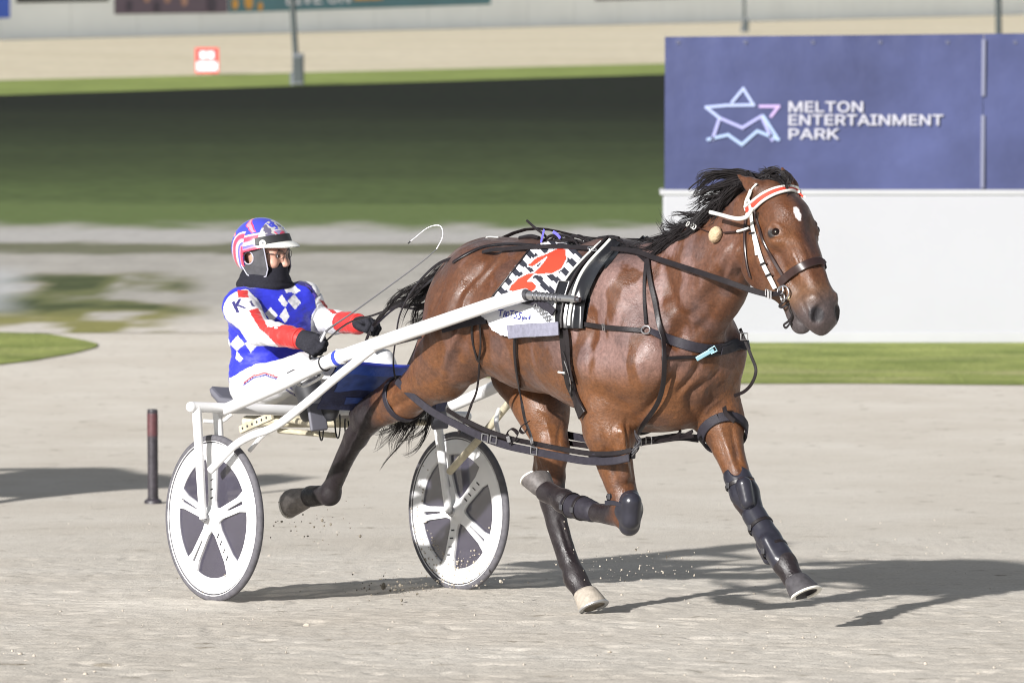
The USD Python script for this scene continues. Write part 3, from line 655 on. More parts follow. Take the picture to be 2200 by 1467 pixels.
lc((2.894, 0, 1.338), (2.908, 0, 1.308), .036, .031, .03)                              # chin, lower lip
lc((2.908, 0, 1.304), (2.926, 0, 1.297), .029, .020, .02)
# hollows
for s in (-1, 1):
    HB.cone(W(3.068, s * .052, 1.372), W(3.060, s * .058, 1.338), .0235, .020, .009, op='-')
    HB.ball(W(3.046, s * .074, 1.392), .012, .012, op='-')
    ea, eb = at(1658, 494, -.112), at(1679, 504, -.108); ea, eb = (ea, eb) if s < 0 else (ea - 2 * ((ea - ORG) @ LF) * LF, eb - 2 * ((eb - ORG) @ LF) * LF); HB.cone(ea, eb, .0135, .0120, .006, op='-')
    HB.cone(W(2.80, s * .125, 1.665), W(2.83, s * .115, 1.69), .03, .02, .04, op='-')   # hollow above the eye
    HB.cone(W(2.89, s * .098, 1.56), W(2.96, s * .085, 1.44), .020, .018, .04, op='-')
HB.cone(W(2.918, -.09, 1.358), W(3.0, -.09, 1.312), .007, .007, .008, op='-')
HB.cone(W(2.918, .09, 1.358), W(3.0, .09, 1.312), .007, .007, .008, op='-')
HB.cone(W(2.946, -.09, 1.330), W(2.946, .09, 1.330), .014, .014, .008, op='-'); HB.cone(W(2.962, -.08, 1.305), W(2.962, .08, 1.305), .014, .014, .008, op='-'); HB.cone(W(2.985, -.07, 1.285), W(2.985, .07, 1.285), .014, .014, .010, op='-')
# ears, laid back
for tip, base, lat in (((1586, 377), (1624, 404), -.062), ((1681, 362), (1697, 402), .062)):
    HB.cone(at(*base, lat), at(*tip, lat * 1.05), .028, .006, .02); HB.cone(at((base[0] * 2 + tip[0]) / 3, (base[1] * 2 + tip[1]) / 3, lat), at(*base, lat), .022, .028, .02)
    q = at(base[0] * .55 + tip[0] * .45, base[1] * .55 + tip[1] * .45, lat)
    HB.cone(q - .020 * LF - .012 * FW + .01 * UP, at(*base, lat) - .03 * LF + .004 * UP, .008, .014, .010, op='-')
import time as _t; _t0 = _t.time()
horse_mesh = HB.mesh(0.0068)
hv = np.asarray(horse_mesh.vertices)
print('horse', len(hv), round(_t.time() - _t0, 1))
def grad(P, e=.004):
    g = np.stack([HB.eval(P + e * d) - HB.eval(P - e * d) for d in np.eye(3)], 1); return g / (np.linalg.norm(g, axis=1, keepdims=True) + 1e-9)
def march(px, off=.008):
    """where lines of sight first meet the horse; misses keep the closest approach"""
    px = np.atleast_2d(px); D = np.stack([ray(*p) for p in px]); t = np.full(len(D), 13.2); best = np.full(len(D), 9.0); bt = t.copy()
    act = np.arange(len(D))
    for _ in range(46):
        d = HB.eval(CAM + D[act] * t[act, None]); up = d < best[act]; best[act] = np.where(up, d, best[act]); bt[act] = np.where(up, t[act], bt[act]); t[act] += np.clip(d * .85, .0007, .6)
        act = act[(d > .001) & (t[act] < 19)]
        if not len(act): break
    P = CAM + D * bt[:, None]; n = grad(P); d = HB.eval(P); P = P - n * d[:, None]; return P + n * off, n
def skin_line(px, off=.008, step=9):
    p = np.asarray(px, float); s = spline(np.column_stack([p, np.zeros(len(p))]), 8)[:, :2]; L = np.concatenate([[0], np.cumsum(np.linalg.norm(np.diff(s, axis=0), axis=1))]); k = max(3, int(L[-1] / step) + 1); u = np.linspace(0, L[-1], k)
    P, n = march(np.stack([np.interp(u, L, s[:, 0]), np.interp(u, L, s[:, 1])], 1), off)
    for _ in range(2): P[1:-1] = P[1:-1] * .5 + (P[:-2] + P[2:]) * .25; n[1:-1] = n[1:-1] * .5 + (n[:-2] + n[2:]) * .25
    return P, n

def sstep(a, b, x): t = np.clip((x - a) / (b - a), 0, 1); return t * t * (3 - 2 * t)
def seg_d(P, pts, want=False):
    best = np.full(len(P), 9.0); par = np.zeros(len(P))
    for i in range(len(pts) - 1):
        a, b = pts[i], pts[i + 1]; d = b - a; t = np.clip(((P - a) @ d) / (d @ d + 1e-12), 0, 1)
        e = np.linalg.norm(P - a - t[:, None] * d, axis=1); up = e < best; best = np.where(up, e, best); par = np.where(up, i + t, par)
    return (best, par) if want else best
# a little life in the surface: ribs, muscles, folds and veins
hn = np.asarray(horse_mesh.vertex_normals); hl = loc(hv)
flank = np.exp(-((hl[:, 0] - 1.50) / .25) ** 2 - ((hl[:, 2] - 1.10) / .18) ** 2)
dsp = flank * .0010 * np.sin(hl[:, 0] * 95 + hl[:, 2] * 20) + (meshkit.fbm(hl * 7, 3, 3) - .5) * .012 + (meshkit.fbm(hl * 22, 2, 7) - .5) * .0035
vein = np.abs(meshkit.fbm(hl * np.array([9, 9, 7]), 2, 11) - .5); dsp += np.clip(1 - vein / .014, 0, 1) * .0016 * (hl[:, 2] < 1.12)
dsp *= np.clip((hl[:, 2] - .7) / .2, .25, 1) * np.where(hl[:, 0] > 2.62, .35, 1)
STROKES = [  # path in the picture, width, height (below 0: a groove), also on the other side
 ([(1469, 775), (1448, 808), (1427, 838), (1388, 886), (1355, 907)], .024, -.017, 0), ([(1508, 775), (1481, 817), (1448, 853)], .018, -.011, 0), ([(1550, 790), (1520, 820), (1486, 844), (1484, 875), (1500, 900)], .018, -.013, 0),
 ([(1535, 800), (1512, 835), (1510, 870)], .022, .008, 0), ([(1553, 853), (1523, 877), (1508, 898)], .010, .004, 0), ([(1490, 726), (1499, 706), (1520, 688), (1545, 640)], .018, -.009, 1),
 ([(1562, 595), (1577, 559), (1589, 520)], .012, .007, 1), ([(1604, 589), (1601, 559), (1599, 535)], .010, .005, 0), ([(1591, 598), (1589, 562), (1597, 525)], .010, -.009, 1), ([(1552, 600), (1566, 560), (1576, 520)], .010, -.005, 1), ([(1540, 590), (1552, 555), (1560, 522)], .012, .004, 1),
 ([(1307, 912), (1314, 958), (1325, 1012)], .012, .006, 0), ([(1346, 895), (1352, 955), (1356, 1010)], .014, -.010, 0), ([(1288, 915), (1300, 960), (1314, 1010)], .010, -.006, 0), ([(1328, 920), (1334, 965), (1340, 1015)], .010, -.005, 0),
 ([(1089, 517), (1080, 546), (1046, 589), (1012, 623), (997, 655), (992, 700), (968, 746), (957, 786), (950, 815), (952, 836)], .015, .011, 1), ([(1072, 530), (1030, 583), (994, 622), (976, 660), (972, 705), (950, 750), (940, 790)], .020, -.010, 1), ([(1030, 640), (1012, 690), (992, 745), (978, 795)], .022, -.008, 1),
 ([(1042, 690), (1042, 730), (1038, 775)], .022, -.016, 1), ([(1026, 700), (1024, 735), (1020, 775)], .018, .008, 1), ([(955, 610), (925, 670), (905, 730)], .020, -.007, 1), ([(900, 850), (860, 868), (820, 890)], .014, -.008, 1), ([(905, 830), (862, 842), (815, 866)], .012, .005, 1),
 ([(1290, 610), (1280, 680), (1268, 760), (1262, 820)], .022, -.008, 1), ([(1420, 560), (1440, 620), (1462, 690), (1480, 750)], .025, -.009, 1), ([(1372, 575), (1390, 640), (1412, 700)], .022, .007, 1), ([(1345, 760), (1372, 800), (1375, 850)], .030, .010, 0), ([(1300, 790), (1310, 850)], .022, -.006, 0),
 ([(1160, 880), (1186, 890), (1215, 905)], .010, .004, 0), ([(1170, 900), (1180, 930), (1184, 965)], .010, .005, 0), ([(1205, 910), (1200, 950), (1205, 1000)], .010, -.006, 0), ([(1155, 985), (1162, 1020)], .010, -.006, 0),
 ([(770, 920), (750, 960), (724, 1020)], .010, -.008, 0), ([(785, 900), (775, 925)], .012, -.007, 0), ([(1198, 1090), (1212, 1140), (1230, 1195)], .010, -.007, 0), ([(1545, 915), (1562, 960), (1578, 1010)], .010, .005, 0), ([(1572, 910), (1580, 960), (1590, 1010)], .012, -.007, 0),
 ([(1690, 515), (1706, 545), (1718, 585), (1722, 615)], .007, .0035, 0), ([(1706, 545), (1692, 570)], .006, .003, 0), ([(1726, 520), (1738, 548), (1746, 575)], .008, -.004, 0), ([(1655, 512), (1672, 516), (1686, 508)], .007, -.005, 1), ([(1650, 482), (1664, 480), (1682, 490)], .007, .005, 1),
 ([(1634, 470), (1624, 520), (1630, 565), (1648, 598)], .012, .005, 1), ([(1650, 545), (1660, 575), (1668, 600)], .016, -.006, 1), ([(1716, 640), (1730, 662), (1734, 690)], .009, -.005, 1), ([(1742, 630), (1756, 638), (1770, 650)], .008, .004, 1), ([(1694, 420), (1702, 450)], .02, -.003, 0)]
for path, w_, h_, both in STROKES:
    Pq, nq = skin_line(path, .0, 7); 
    for sidep in ((Pq, Pq - 2 * ((Pq - ORG) @ LF)[:, None] * LF) if both else (Pq,)):
        lo_b, hi_b = sidep.min(0) - 3 * w_, sidep.max(0) + 3 * w_; k = np.nonzero(((hv > lo_b) & (hv < hi_b)).all(1))[0]
        if len(k):
            d, pr_ = seg_d(hv[k], sidep, True); fade = np.clip(np.minimum(pr_, len(sidep) - 1 - pr_) / (len(sidep) * .25) + .15, 0, 1); dsp[k] += h_ * fade * np.exp(-(d / w_) ** 2)
hv = hv + hn * dsp[:, None]
horse_mesh = trimesh.Trimesh(hv, horse_mesh.faces, process=False)
horse = thing('horse', 'brown bay racing horse at full stretch, pulling the white two-wheeled cart', 'horse', W(1.7, 0, float(ground_z(16.3))))

hpx = proj(hv)
nz = meshkit.fbm(hl * 14, 4, 21); nz2 = meshkit.fbm(hl * np.array([5, 5, 3.0]), 3, 8)
BROWN, DARK, TAN, WET_SHEEN = np.array([.076, .0290, .0130]), np.array([.010, .0075, .0085]), np.array([.140, .0580, .0220]), np.array([.172, .108, .098])
col = BROWN * (.74 + .5 * nz2)[:, None]
def blend(c, to, w): return c * (1 - w[:, None]) + np.asarray(to) * w[:, None]
col = blend(col, TAN, (.35 + .5 * nz2) * sstep(1.22, 1.02, hl[:, 2] + (nz2 - .5) * .2) * sstep(.55, .75, hl[:, 2]) * (hl[:, 0] < 2.55))  # lower coat lighter: ground bounce and low lamps put into the colour
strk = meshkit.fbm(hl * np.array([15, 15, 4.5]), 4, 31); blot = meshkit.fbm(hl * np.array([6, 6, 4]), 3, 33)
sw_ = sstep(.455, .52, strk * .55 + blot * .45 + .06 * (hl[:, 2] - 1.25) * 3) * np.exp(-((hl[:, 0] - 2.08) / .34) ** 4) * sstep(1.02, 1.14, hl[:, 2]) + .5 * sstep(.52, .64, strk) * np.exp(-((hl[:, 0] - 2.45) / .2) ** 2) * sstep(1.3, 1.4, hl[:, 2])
col = blend(col, WET_SHEEN, .80 * np.clip(sw_, 0, 1)); col = blend(col, WET_SHEEN * .8, .35 * sstep(.50, .66, strk) * sstep(.9, 1.1, hl[:, 2]) * (hl[:, 0] < 1.8))  # pale sheen of the wet coat, painted into the tint
col = blend(col, DARK * 3, .35 * sstep(.56, .68, meshkit.fbm(hl * np.array([9, 9, 7]), 4, 37)) * (hl[:, 0] < 2.6))
col = blend(col, DARK * 2.2, .5 * sstep(1.47, 1.54, hl[:, 2]) * (hl[:, 0] < 2.2))
for pts, r in (([at(830, 845, -.175), at(775, 905, -.165), at(740, 990, -.155), at(708, 1062, -.142), at(650, 1066, -.137)], .125),
               ([at(1184, 1015, .12), at(1190, 1080, .115), at(1214, 1175, .105), at(1238, 1243, .10), at(1260, 1285, .1)], .09),
               ([at(1342, 1090, -.14), at(1285, 1101, -.137), at(1213, 1078, -.13), at(1165, 1050, -.125)], .09),
               ([at(1590, 1045, .14), at(1628, 1120, .137), at(1687, 1212, .13), at(1710, 1250, .13)], .085)):
    d, p = seg_d(hv, pts, True); col = blend(col, DARK * (1 + .8 * nz[:, None]), sstep(r, r * .62, d) * sstep(-.1, .55, p + (nz - .5) * .9))
col = blend(col, DARK * 1.6, .6 * sstep(.52, .72, meshkit.fbm(hl * np.array([30, 30, 3.5]), 3, 4)) * sstep(.98, .70, hl[:, 2]) * (hl[:, 0] > 1.8))
# head: darker middle of the face, grey muzzle, pale tan behind the nostril, a white star
face = sstep(.045, .0, np.abs(hl[:, 1] - .005)) * (hl[:, 0] > 2.8) * sstep(1.5, 1.62, hl[:, 2])
col = blend(col, DARK * 2.0, .80 * face * (.6 + .8 * nz)); col = blend(col, TAN, .5 * sstep(.45, .62, nz2 * .5 + nz * .5) * (hl[:, 0] > 2.72) * sstep(.03, .06, np.abs(hl[:, 1])) * sstep(1.72, 1.62, hl[:, 2]))
muz = sstep(.17, .09, np.linalg.norm(hl - np.array([3.04, 0, 1.30]), axis=1)); col = blend(col, np.array([.115, .062, .034]), .8 * sstep(.27, .15, np.linalg.norm(hl - np.array([3.0, -.03, 1.36]), axis=1)) * sstep(1.5, 1.42, hl[:, 2]))
col = blend(col, np.array([.050, .040, .042]), muz * .9)
col = blend(col, np.array([.055, .046, .047]), sstep(.11, .07, np.linalg.norm(hl - np.array([2.925, 0, 1.30]), axis=1)))
col = blend(col, np.array([.012, .010, .012]), sstep(.038, .026, np.minimum(np.linalg.norm(hl - np.array([3.060, -.056, 1.355]), axis=1), np.linalg.norm(hl - np.array([3.060, .056, 1.355]), axis=1))))
col = blend(col, np.array([.010, .008, .008]), sstep(.024, .013, np.minimum(np.linalg.norm(hl - np.array([2.868, -.108, 1.642]), axis=1), np.linalg.norm(hl - np.array([2.868, .108, 1.642]), axis=1))))
cr_d = seg_d(hv, [at(1340, 535, -.02), at(1400, 535, -.01), at(1450, 512, 0), at(1500, 480, 0), at(1545, 440, 0), at(1590, 405, 0), at(1640, 388, 0)])
col = blend(col, DARK, sstep(.060, .030, cr_d + (nz - .5) * .03))
star = ((hpx[:, 0] - 1713 - (hpx[:, 1] - 458) * .28) / 6.5) ** 2 + ((hpx[:, 1] - 459) / 15) ** 2 + (nz - .5) * 1.0
col = blend(col, np.array([.72, .68, .68]), sstep(1.2, .7, star) * (hl[:, 0] > 2.8) * (hl[:, 1] > -.06) * (hl[:, 1] < .06))
tinted('hide', 0.40, spec=0.42, sheen=0.04, sheen_tint=(1.0, .82, .80), grain=.34, gscale=75, bump=(130, .0022), rough_noise=(15, .28, .66))
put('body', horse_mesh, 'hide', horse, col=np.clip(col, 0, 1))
mat('eye_black', (0.008, 0.004, 0.003), 0.03, spec=.35)
for s in (-1, 1): put('eye', ball(W(*(loc(at(1668, 499, -.0955)) * np.array([1, -s, 1]))), .0172, 3), 'eye_black', horse, smooth=True)

def hoof(cor, sole, toe, rt, rb, mat_, shoe):
    """cor, sole: centres of the coronet and of the ground face; toe: direction of the toe"""
    ax = sole - cor; H = np.linalg.norm(ax); ax = ax / H; toe = toe - ax * (toe @ ax); toe /= np.linalg.norm(toe); sd = np.cross(ax, toe)
    ang = np.arange(36) * 2 * np.pi / 36; prof = [(-.06, rt * .50, -.02), (.0, rt * .84, .0), (.12, rt * 1.0, .1), (.5, (rt + rb) / 2 * 1.0, .5), (.93, rb, .95), (1.0, rb * .98, 1.0)]
    rings = []
    for t, r, sh in prof:
        c, s = np.cos(ang), np.sin(ang); back = np.where(c < 0, .74 + .06 * np.abs(s), 1.0)
        tt = t - .25 * (1 - t) * 0 + np.where(c < -.2, .0, 0)
        hh = H * (tt + (.16 * (1 - t) * np.clip(-c, 0, 1)))
        rings.append(cor + ax * hh[:, None] + toe * ((c * r * 1.08 * back + sh * .022)[:, None]) + sd * (s * r * .98)[:, None])
    # concave ground face
    base = rings[-1]; cen = base.mean(0); rings.append(cen + (base - cen) * .80 - ax * .004); rings.append(cen + (base - cen) * .70 - ax * .012); rings.append(cen + (base - cen) * .05 - ax * .016)
    n = 36; V = np.vstack(rings); i, j = np.meshgrid(np.arange(len(rings) - 1), np.arange(n), indexing='ij')
    q = np.stack([i * n + j, i * n + (j + 1) % n, (i + 1) * n + (j + 1) % n, (i + 1) * n + j], -1).reshape(-1, 4)
    mm = trimesh.Trimesh(V, np.vstack([q[:, [0, 1, 2]], q[:, [0, 2, 3]]]), process=False); mm.fix_normals()
    p = put('hoof', mm, mat_, horse, smooth=50)
    a2 = ang[(np.cos(ang) > -.80)]; a2 = np.linspace(-2.5, 2.5, 26)
    c2, s2 = np.cos(a2), np.sin(a2); bk = np.where(c2 < 0, .78, 1.0)
    path = cen + toe * ((c2 * rb * .92 * bk)[:, None]) + sd * (s2 * rb * .90)[:, None] + ax * .003
    put('horseshoe', strap(path, ax, .018, .008, n=0), shoe, p)
mat('hoof_dark', (0.095, 0.085, 0.082), 0.6, vary=(60, .4), bump=(90, .002))
mat('hoof_grey', (0.21, 0.19, 0.175), 0.7, vary=(50, .35), bump=(90, .002)); mat('hoof_black', (0.045, 0.042, 0.046), 0.55, vary=(50, .35), bump=(90, .002))
mat('hoof_pale', (0.30, 0.265, 0.22), 0.75, vary=(50, .25), bump=(90, .002))
mat('shoe_pale', (0.62, 0.60, 0.55), 0.55, vary=(60, .2)); mat('shoe_steel', (0.40, 0.40, 0.40), 0.4, metal=.6)
hoof(at(664, 1066, -.137), at(620, 1066, -.165), at(640, 1110, -.13) - at(655, 1050, -.135), .046, .064, 'hoof_grey', 'shoe_pale')
hoof(at(1254, 1268, .10), at(1269, 1308, .10), FW * .75 + UP * -.1 - LF * .1, .049, .061, 'hoof_pale', 'shoe_steel')
hoof(at(1172, 1053, -.125), at(1158, 1018, -.118), -FW * .9 - UP * .25, .046, .060, 'hoof_dark', 'shoe_pale')
hoof(at(1705, 1240, .13), at(1722, 1281, .13), FW * .9 - UP * .25, .046, .061, 'hoof_black', 'shoe_pale')

# hair
def curves(name, strands, w, mat_, parent, **tags):
    path = numbered(parent or '/World', name); top = '/'.join(path.split('/')[:3]); off = ORIGIN.get(top, np.zeros(3)) if parent else 0
    c = UsdGeom.BasisCurves.Define(stage, path); c.CreateTypeAttr('linear')
    c.CreatePointsAttr(Vt.Vec3fArray.FromNumpy((np.vstack(strands) - off).astype(np.float32)))
    c.CreateCurveVertexCountsAttr([len(s) for s in strands])
    c.CreateWidthsAttr(Vt.FloatArray.FromNumpy(np.concatenate([np.interp(np.linspace(0, 1, len(s)), [0, .6, 1], [w, w * .85, w * .2]) for s in strands]).astype(np.float32))); c.SetWidthsInterpolation('vertex')
    UsdShade.MaterialBindingAPI.Apply(c.GetPrim()).Bind(M[mat_]); tag(c.GetPrim(), **tags)
    return path
def hair(guides, per, spread0, spread1, curl=.012, n=6, seed=1, locks=9, tight=.0075):
    """strands gathered in locks that follow guide curves and fan out towards their tips"""
    rg = np.random.default_rng(seed); out = []
    for g in guides:
        g = np.asarray([at(*p) if len(p) == 3 else p for p in g]); s = spline(g, n); t = np.linspace(0, 1, len(s))[:, None]
        for _ in range(locks):
            a, b = rg.normal(0, spread0, 3), rg.normal(0, spread1, 3); ph = rg.uniform(0, 6, 3); fq = rg.uniform(4, 9, 3); ln = rg.uniform(.6, 1.05)
            base = s + a * (1 - t) + b * t ** 1.3 + np.stack([np.sin(t[:, 0] * f + p) - math.sin(p) for f, p in zip(fq, ph)], 1) * curl * t
            for _ in range(max(4, per // locks)):
                c, d = rg.normal(0, tight, 3), rg.normal(0, tight * 1.2, 3); k = max(4, int(len(s) * min(ln * rg.uniform(.72, 1.1), 1)))
                out.append((base + c * (1 - t) + d * t * (1 - .55 * t) + rg.normal(0, .004, 3) * np.sin(t * 7))[:k])
    return out
mat('hair_black', (0.012, 0.0098, 0.0105), 0.5, spec=.35)
crest = [(1648, 392, 0), (1610, 400, -.01), (1585, 418, -.015), (1560, 445, -.02), (1535, 472, -.025), (1505, 498, -.03), (1470, 520, -.03), (1435, 536, -.03), (1400, 548, -.03), (1360, 545, -.02)]
mane_g = [[(1634, 388, 0), (1585, 376, 0), (1535, 384, 0), (1506, 402, 0), (1498, 428, 0)], [(1612, 392, -.01), (1565, 394, 0), (1522, 402, 0), (1505, 428, 0)], [(1606, 398, -.02), (1560, 408, 0), (1530, 428, .01), (1510, 452, .01)],
          [(1588, 412, -.02), (1548, 430, 0), (1505, 452, 0), (1462, 458, .02)], [(1570, 428, -.03), (1530, 458, -.02), (1490, 478, 0), (1450, 492, .02)], [(1560, 440, -.03), (1510, 482, -.03), (1462, 494, 0), (1432, 476, .02), (1424, 448, .02)],
          [(1540, 462, -.04), (1490, 502, -.04), (1446, 508, -.01), (1422, 486, .02)], [(1520, 480, -.05), (1474, 518, -.05), (1430, 528, -.03), (1396, 520, 0)], [(1500, 498, -.05), (1450, 534, -.06), (1405, 540, -.05), (1368, 530, -.02)],
          [(1470, 516, -.06), (1420, 550, -.07), (1380, 555, -.07), (1345, 540, -.05)], [(1440, 530, -.06), (1395, 556, -.08), (1362, 556, -.07), (1330, 540, -.04)], [(1402, 540, -.04), (1368, 548, -.05), (1338, 542, -.04), (1310, 530, -.03)], [(1480, 500, -.03), (1430, 524, -.03), (1385, 534, -.03), (1340, 530, -.02)], [(1520, 478, -.03), (1472, 506, -.04), (1425, 534, -.05), (1375, 548, -.05)], [(1545, 452, -.03), (1510, 480, -.04), (1470, 508, -.05), (1430, 530, -.05)], [(1590, 412, -.03), (1560, 440, -.04), (1530, 466, -.04), (1500, 492, -.05)]]
curves('mane', hair(mane_g[:3], 120, .012, .016, .022, seed=3, locks=7) + hair(mane_g[3:], 170, .020, .024, .02, seed=13, locks=9), .0028, 'hair_black', horse)
fore_g = [[(1640, 392, -.02), (1656, 378, -.01), (1668, 384, 0), (1676, 404, 0)], [(1630, 394, -.03), (1612, 376, -.02), (1590, 370, 0), (1566, 374, .02)], [(1650, 388, 0), (1672, 382, 0), (1684, 398, -.02), (1680, 420, -.03)], [(1655, 386, 0), (1640, 372, 0), (1618, 372, .02)], [(1650, 388, 0), (1662, 388, .0), (1670, 404, .0)]]
curves('forelock', hair(fore_g, 80, .013, .018, .015, seed=4, locks=6), .0028, 'hair_black', horse)
tail_g = [[(975, 572, 0), (945, 590, 0), (905, 622, -.02), (868, 640, -.03), (846, 660, -.04)], [(972, 576, 0), (935, 610, .03), (900, 650, .05), (872, 665, .05)], [(970, 580, 0), (925, 640, .06), (905, 680, .08), (890, 720, .08)],
          [(965, 585, 0), (930, 680, .10), (905, 780, .12), (885, 860, .10), (868, 910, .06), (848, 952, .04)], [(968, 585, 0), (938, 690, .12), (918, 790, .14), (905, 870, .12), (880, 920, .08), (858, 950, .05)], [(968, 585, 0), (935, 690, .1), (910, 800, .12), (870, 880, .08), (838, 925, .05), (826, 948, .04)]]
dock = HB
curves('tail', hair(tail_g[:3], 150, .012, .030, .03, seed=5, locks=10) + hair(tail_g[3:], 260, .016, .038, .04, n=9, seed=6, locks=14, tight=.010), .0026, 'hair_black', horse)
# ------------------------------------------------------------------ the cart (sulky)
mat('cart_white', (0.66, 0.66, 0.66), 0.34, coat=.35, vary=(9, .05))
mat('cart_dirty_shaded', (0.42, 0.38, 0.28), 0.6, vary=(14, .35), bump=(60, .001))
mat('tyre', (0.085, 0.082, 0.092), 0.75, vary=(40, .25), bump=(200, .001))
mat('wheel_disc', (0.048, 0.044, 0.066), 0.3, vary=(7, .2), trans=.34)
mat('steel', (0.42, 0.42, 0.43), 0.3, metal=.9); mat('dark_steel', (0.10, 0.10, 0.11), 0.4, metal=.7)
mat('black_rubber', (0.018, 0.018, 0.020), 0.6); mat('tape_blue', (0.03, 0.05, 0.40), 0.5)
mat('ink_black', (0.02, 0.02, 0.024), 0.6)
mat('seat_grey', (0.10, 0.10, 0.12), 0.6, bump=(90, .001))
cart = thing('racing_cart', 'light white two-wheeled racing cart with spoked disc wheels behind the horse', 'cart', W(0, 0, float(ground_z(17.6))))
HUB_N, HUB_F = at(460, 1113, -.64), at(985, 1098, .64)
AX = (HUB_F - HUB_N) / np.linalg.norm(HUB_F - HUB_N)               # points to the far wheel
WX = FW - AX * (FW @ AX); WX /= np.linalg.norm(WX); WZ = np.cross(WX, AX); WZ = WZ if WZ[2] > 0 else -WZ
def wheel(hub, off_deg, side, dirty):
    R = .346
    def up(v2, h): return hub + np.outer(v2[:, 0], WX) + np.outer(v2[:, 1], WZ) + np.outer(h, AX)
    def ext(poly, h0, h1, bev=.0025):
        out = []
        for g in getattr(poly, 'geoms', [poly]):
            m = trimesh.creation.extrude_polygon(g, h1 - h0, engine='earcut'); v = m.vertices; out.append(trimesh.Trimesh(up(v[:, :2], v[:, 2] + h0), m.faces, process=False))
        r = join(*out); r.fix_normals(); return r
    c = lambda r, n=80: Point(0, 0).buffer(r, quad_segs=n // 4)
    prof = [(.247, -.006), (.252, -.0125), (.262, -.0135), (.298, -.0125), (.312, -.0105), (.314, 0), (.312, .0105), (.298, .0125), (.262, .0135), (.252, .0125), (.247, .006), (.247, -.006)]
    w = put('wheel', lathe(prof, hub, AX, 96), 'cart_white', cart, smooth=40)
    put('tyre', torus(hub, AX, R - .0165, .0165, 14, 96), 'tyre', w, smooth=True)
    put('sidewall_ring', torus(hub - AX * .0125, AX, R - .026, .0022, 6, 80), 'cart_white', w); put('sidewall_ring', torus(hub + AX * .0125, AX, R - .026, .0022, 6, 80), 'cart_white', w)
    put('disc', ext(c(.254).difference(c(.03)), -.0025, .0025), 'wheel_disc', w)
    for k in range(5):
        a = math.radians(off_deg + 72 * k)
        poly = Polygon([(.045, -.030), (.075, -.0235), (.20, -.030), (.252, -.046), (.252, .046), (.20, .030), (.075, .0235), (.045, .030)])
        slot = Polygon([(.115, -.004), (.228, -.0075), (.233, 0), (.228, .0075), (.115, .004)]) if k in ((1, 2, 4) if side < 0 else (0, 1, 3)) else None
        if slot is not None: poly = poly.difference(slot)
        poly = affinity.rotate(poly, math.degrees(a), origin=(0, 0))
        put('spoke', ext(poly, -.0125, .0125), 'cart_white', w, smooth=False)
        if slot is None:   # bold print along the solid spokes
            u, v = math.cos(a), math.sin(a); x = u * WX + v * WZ; y = -v * WX + u * WZ
            t = meshkit.text_mesh('VIPER', .030, depth=.0015, bold=True) if False else None
            bars = []
            for i, (s0, wd, hh) in enumerate(((.085, .010, .024), (.102, .012, .020), (.121, .009, .024), (.140, .013, .018), (.160, .008, .024), (.175, .012, .022), (.196, .010, .024))):
                m = rbox((wd * .72, hh, .0016), .0007); bars.append(orient(m, hub + x * s0 - AX * .0131 + y * (.003 if i % 2 else -.003), x * .9 + y * .3, y * .9 - x * .3, -AX))
            for b in bars[::2]: put('spoke_print', b, 'ink_black', w)
    put('hub', lathe([(0, -.040), (.020, -.040), (.026, -.030), (.040, -.018), (.056, -.0135), (.056, .0135), (.040, .018), (.026, .032), (.018, .042), (0, .042)], hub, AX, 32), 'cart_white', w)
    put('axle_nut', lathe([(0, -.062), (.010, -.062), (.012, -.052), (.012, -.046), (.021, -.045), (.023, -.039), (0, -.039)], hub, AX, 6 if False else 18), 'steel', w)
    if side > 0 or dirty:   # sand stuck to the rim and disc
        rg = np.random.default_rng(11); bl = []
        for _ in range(170):
            an, r = rg.normal(-1.9, .8), rg.uniform(.20, .335); p = hub + (math.cos(an) * WX + math.sin(an) * WZ) * r - AX * .013
            bl.append(ball(p, 1.0, 0)); s = rg.uniform(.0018, .0055); bl[-1].apply_translation(-p); bl[-1].apply_scale(s); bl[-1].apply_translation(p)
        put('mud', join(*bl), 'clod', w, kind='stuff')
    # cap on the disc (valve patch)
    return w
wheel(HUB_N, 94, -1, False); wheel(HUB_F, 116, 1, True)
# arch over the wheels
def P_(px, py, lat): return at(px, py, lat)
fo_t, fo_b = P_(422, 872, -.705), HUB_N - AX * .055
fi_t, fi_b = P_(466, 873, -.575), HUB_N + AX * .055
put('fork_leg', tube([fo_t, fo_t * .5 + fo_b * .5, fo_b], [.0205, .0185, .016], 16), 'cart_white', cart)
put('fork_leg', tube([fi_t, fi_b], [.0205, .016], 16), 'cart_white', cart)
far = lambda p: p + AX * (2 * ((ORG + UP * .3 - p) @ AX))             # the same point on the other side of the cart
gi_t, gi_b = P_(940, 905, .575), HUB_F - AX * .055; go_t, go_b = gi_t + AX * .13 + UP * .01, HUB_F + AX * .055
put('fork_leg', tube([gi_t, gi_b], [.0205, .016], 16), 'cart_white', cart); put('fork_leg', tube([go_t, go_b], [.0205, .016], 16), 'cart_white', cart)
cb0 = P_(411, 874, -.73); cb1 = go_t + AX * .03 + UP * .01
put('cross_bar', tube([cb0, cb0 * .7 + cb1 * .3, cb0 * .3 + cb1 * .7, cb1], [.0215, .0225, .0225, .0215], 18), 'cart_white', cart)
put('end_cap', ball(cb0, .0225, 2), 'cart_white', cart); put('end_cap', ball(cb1, .0225, 2), 'cart_white', cart)
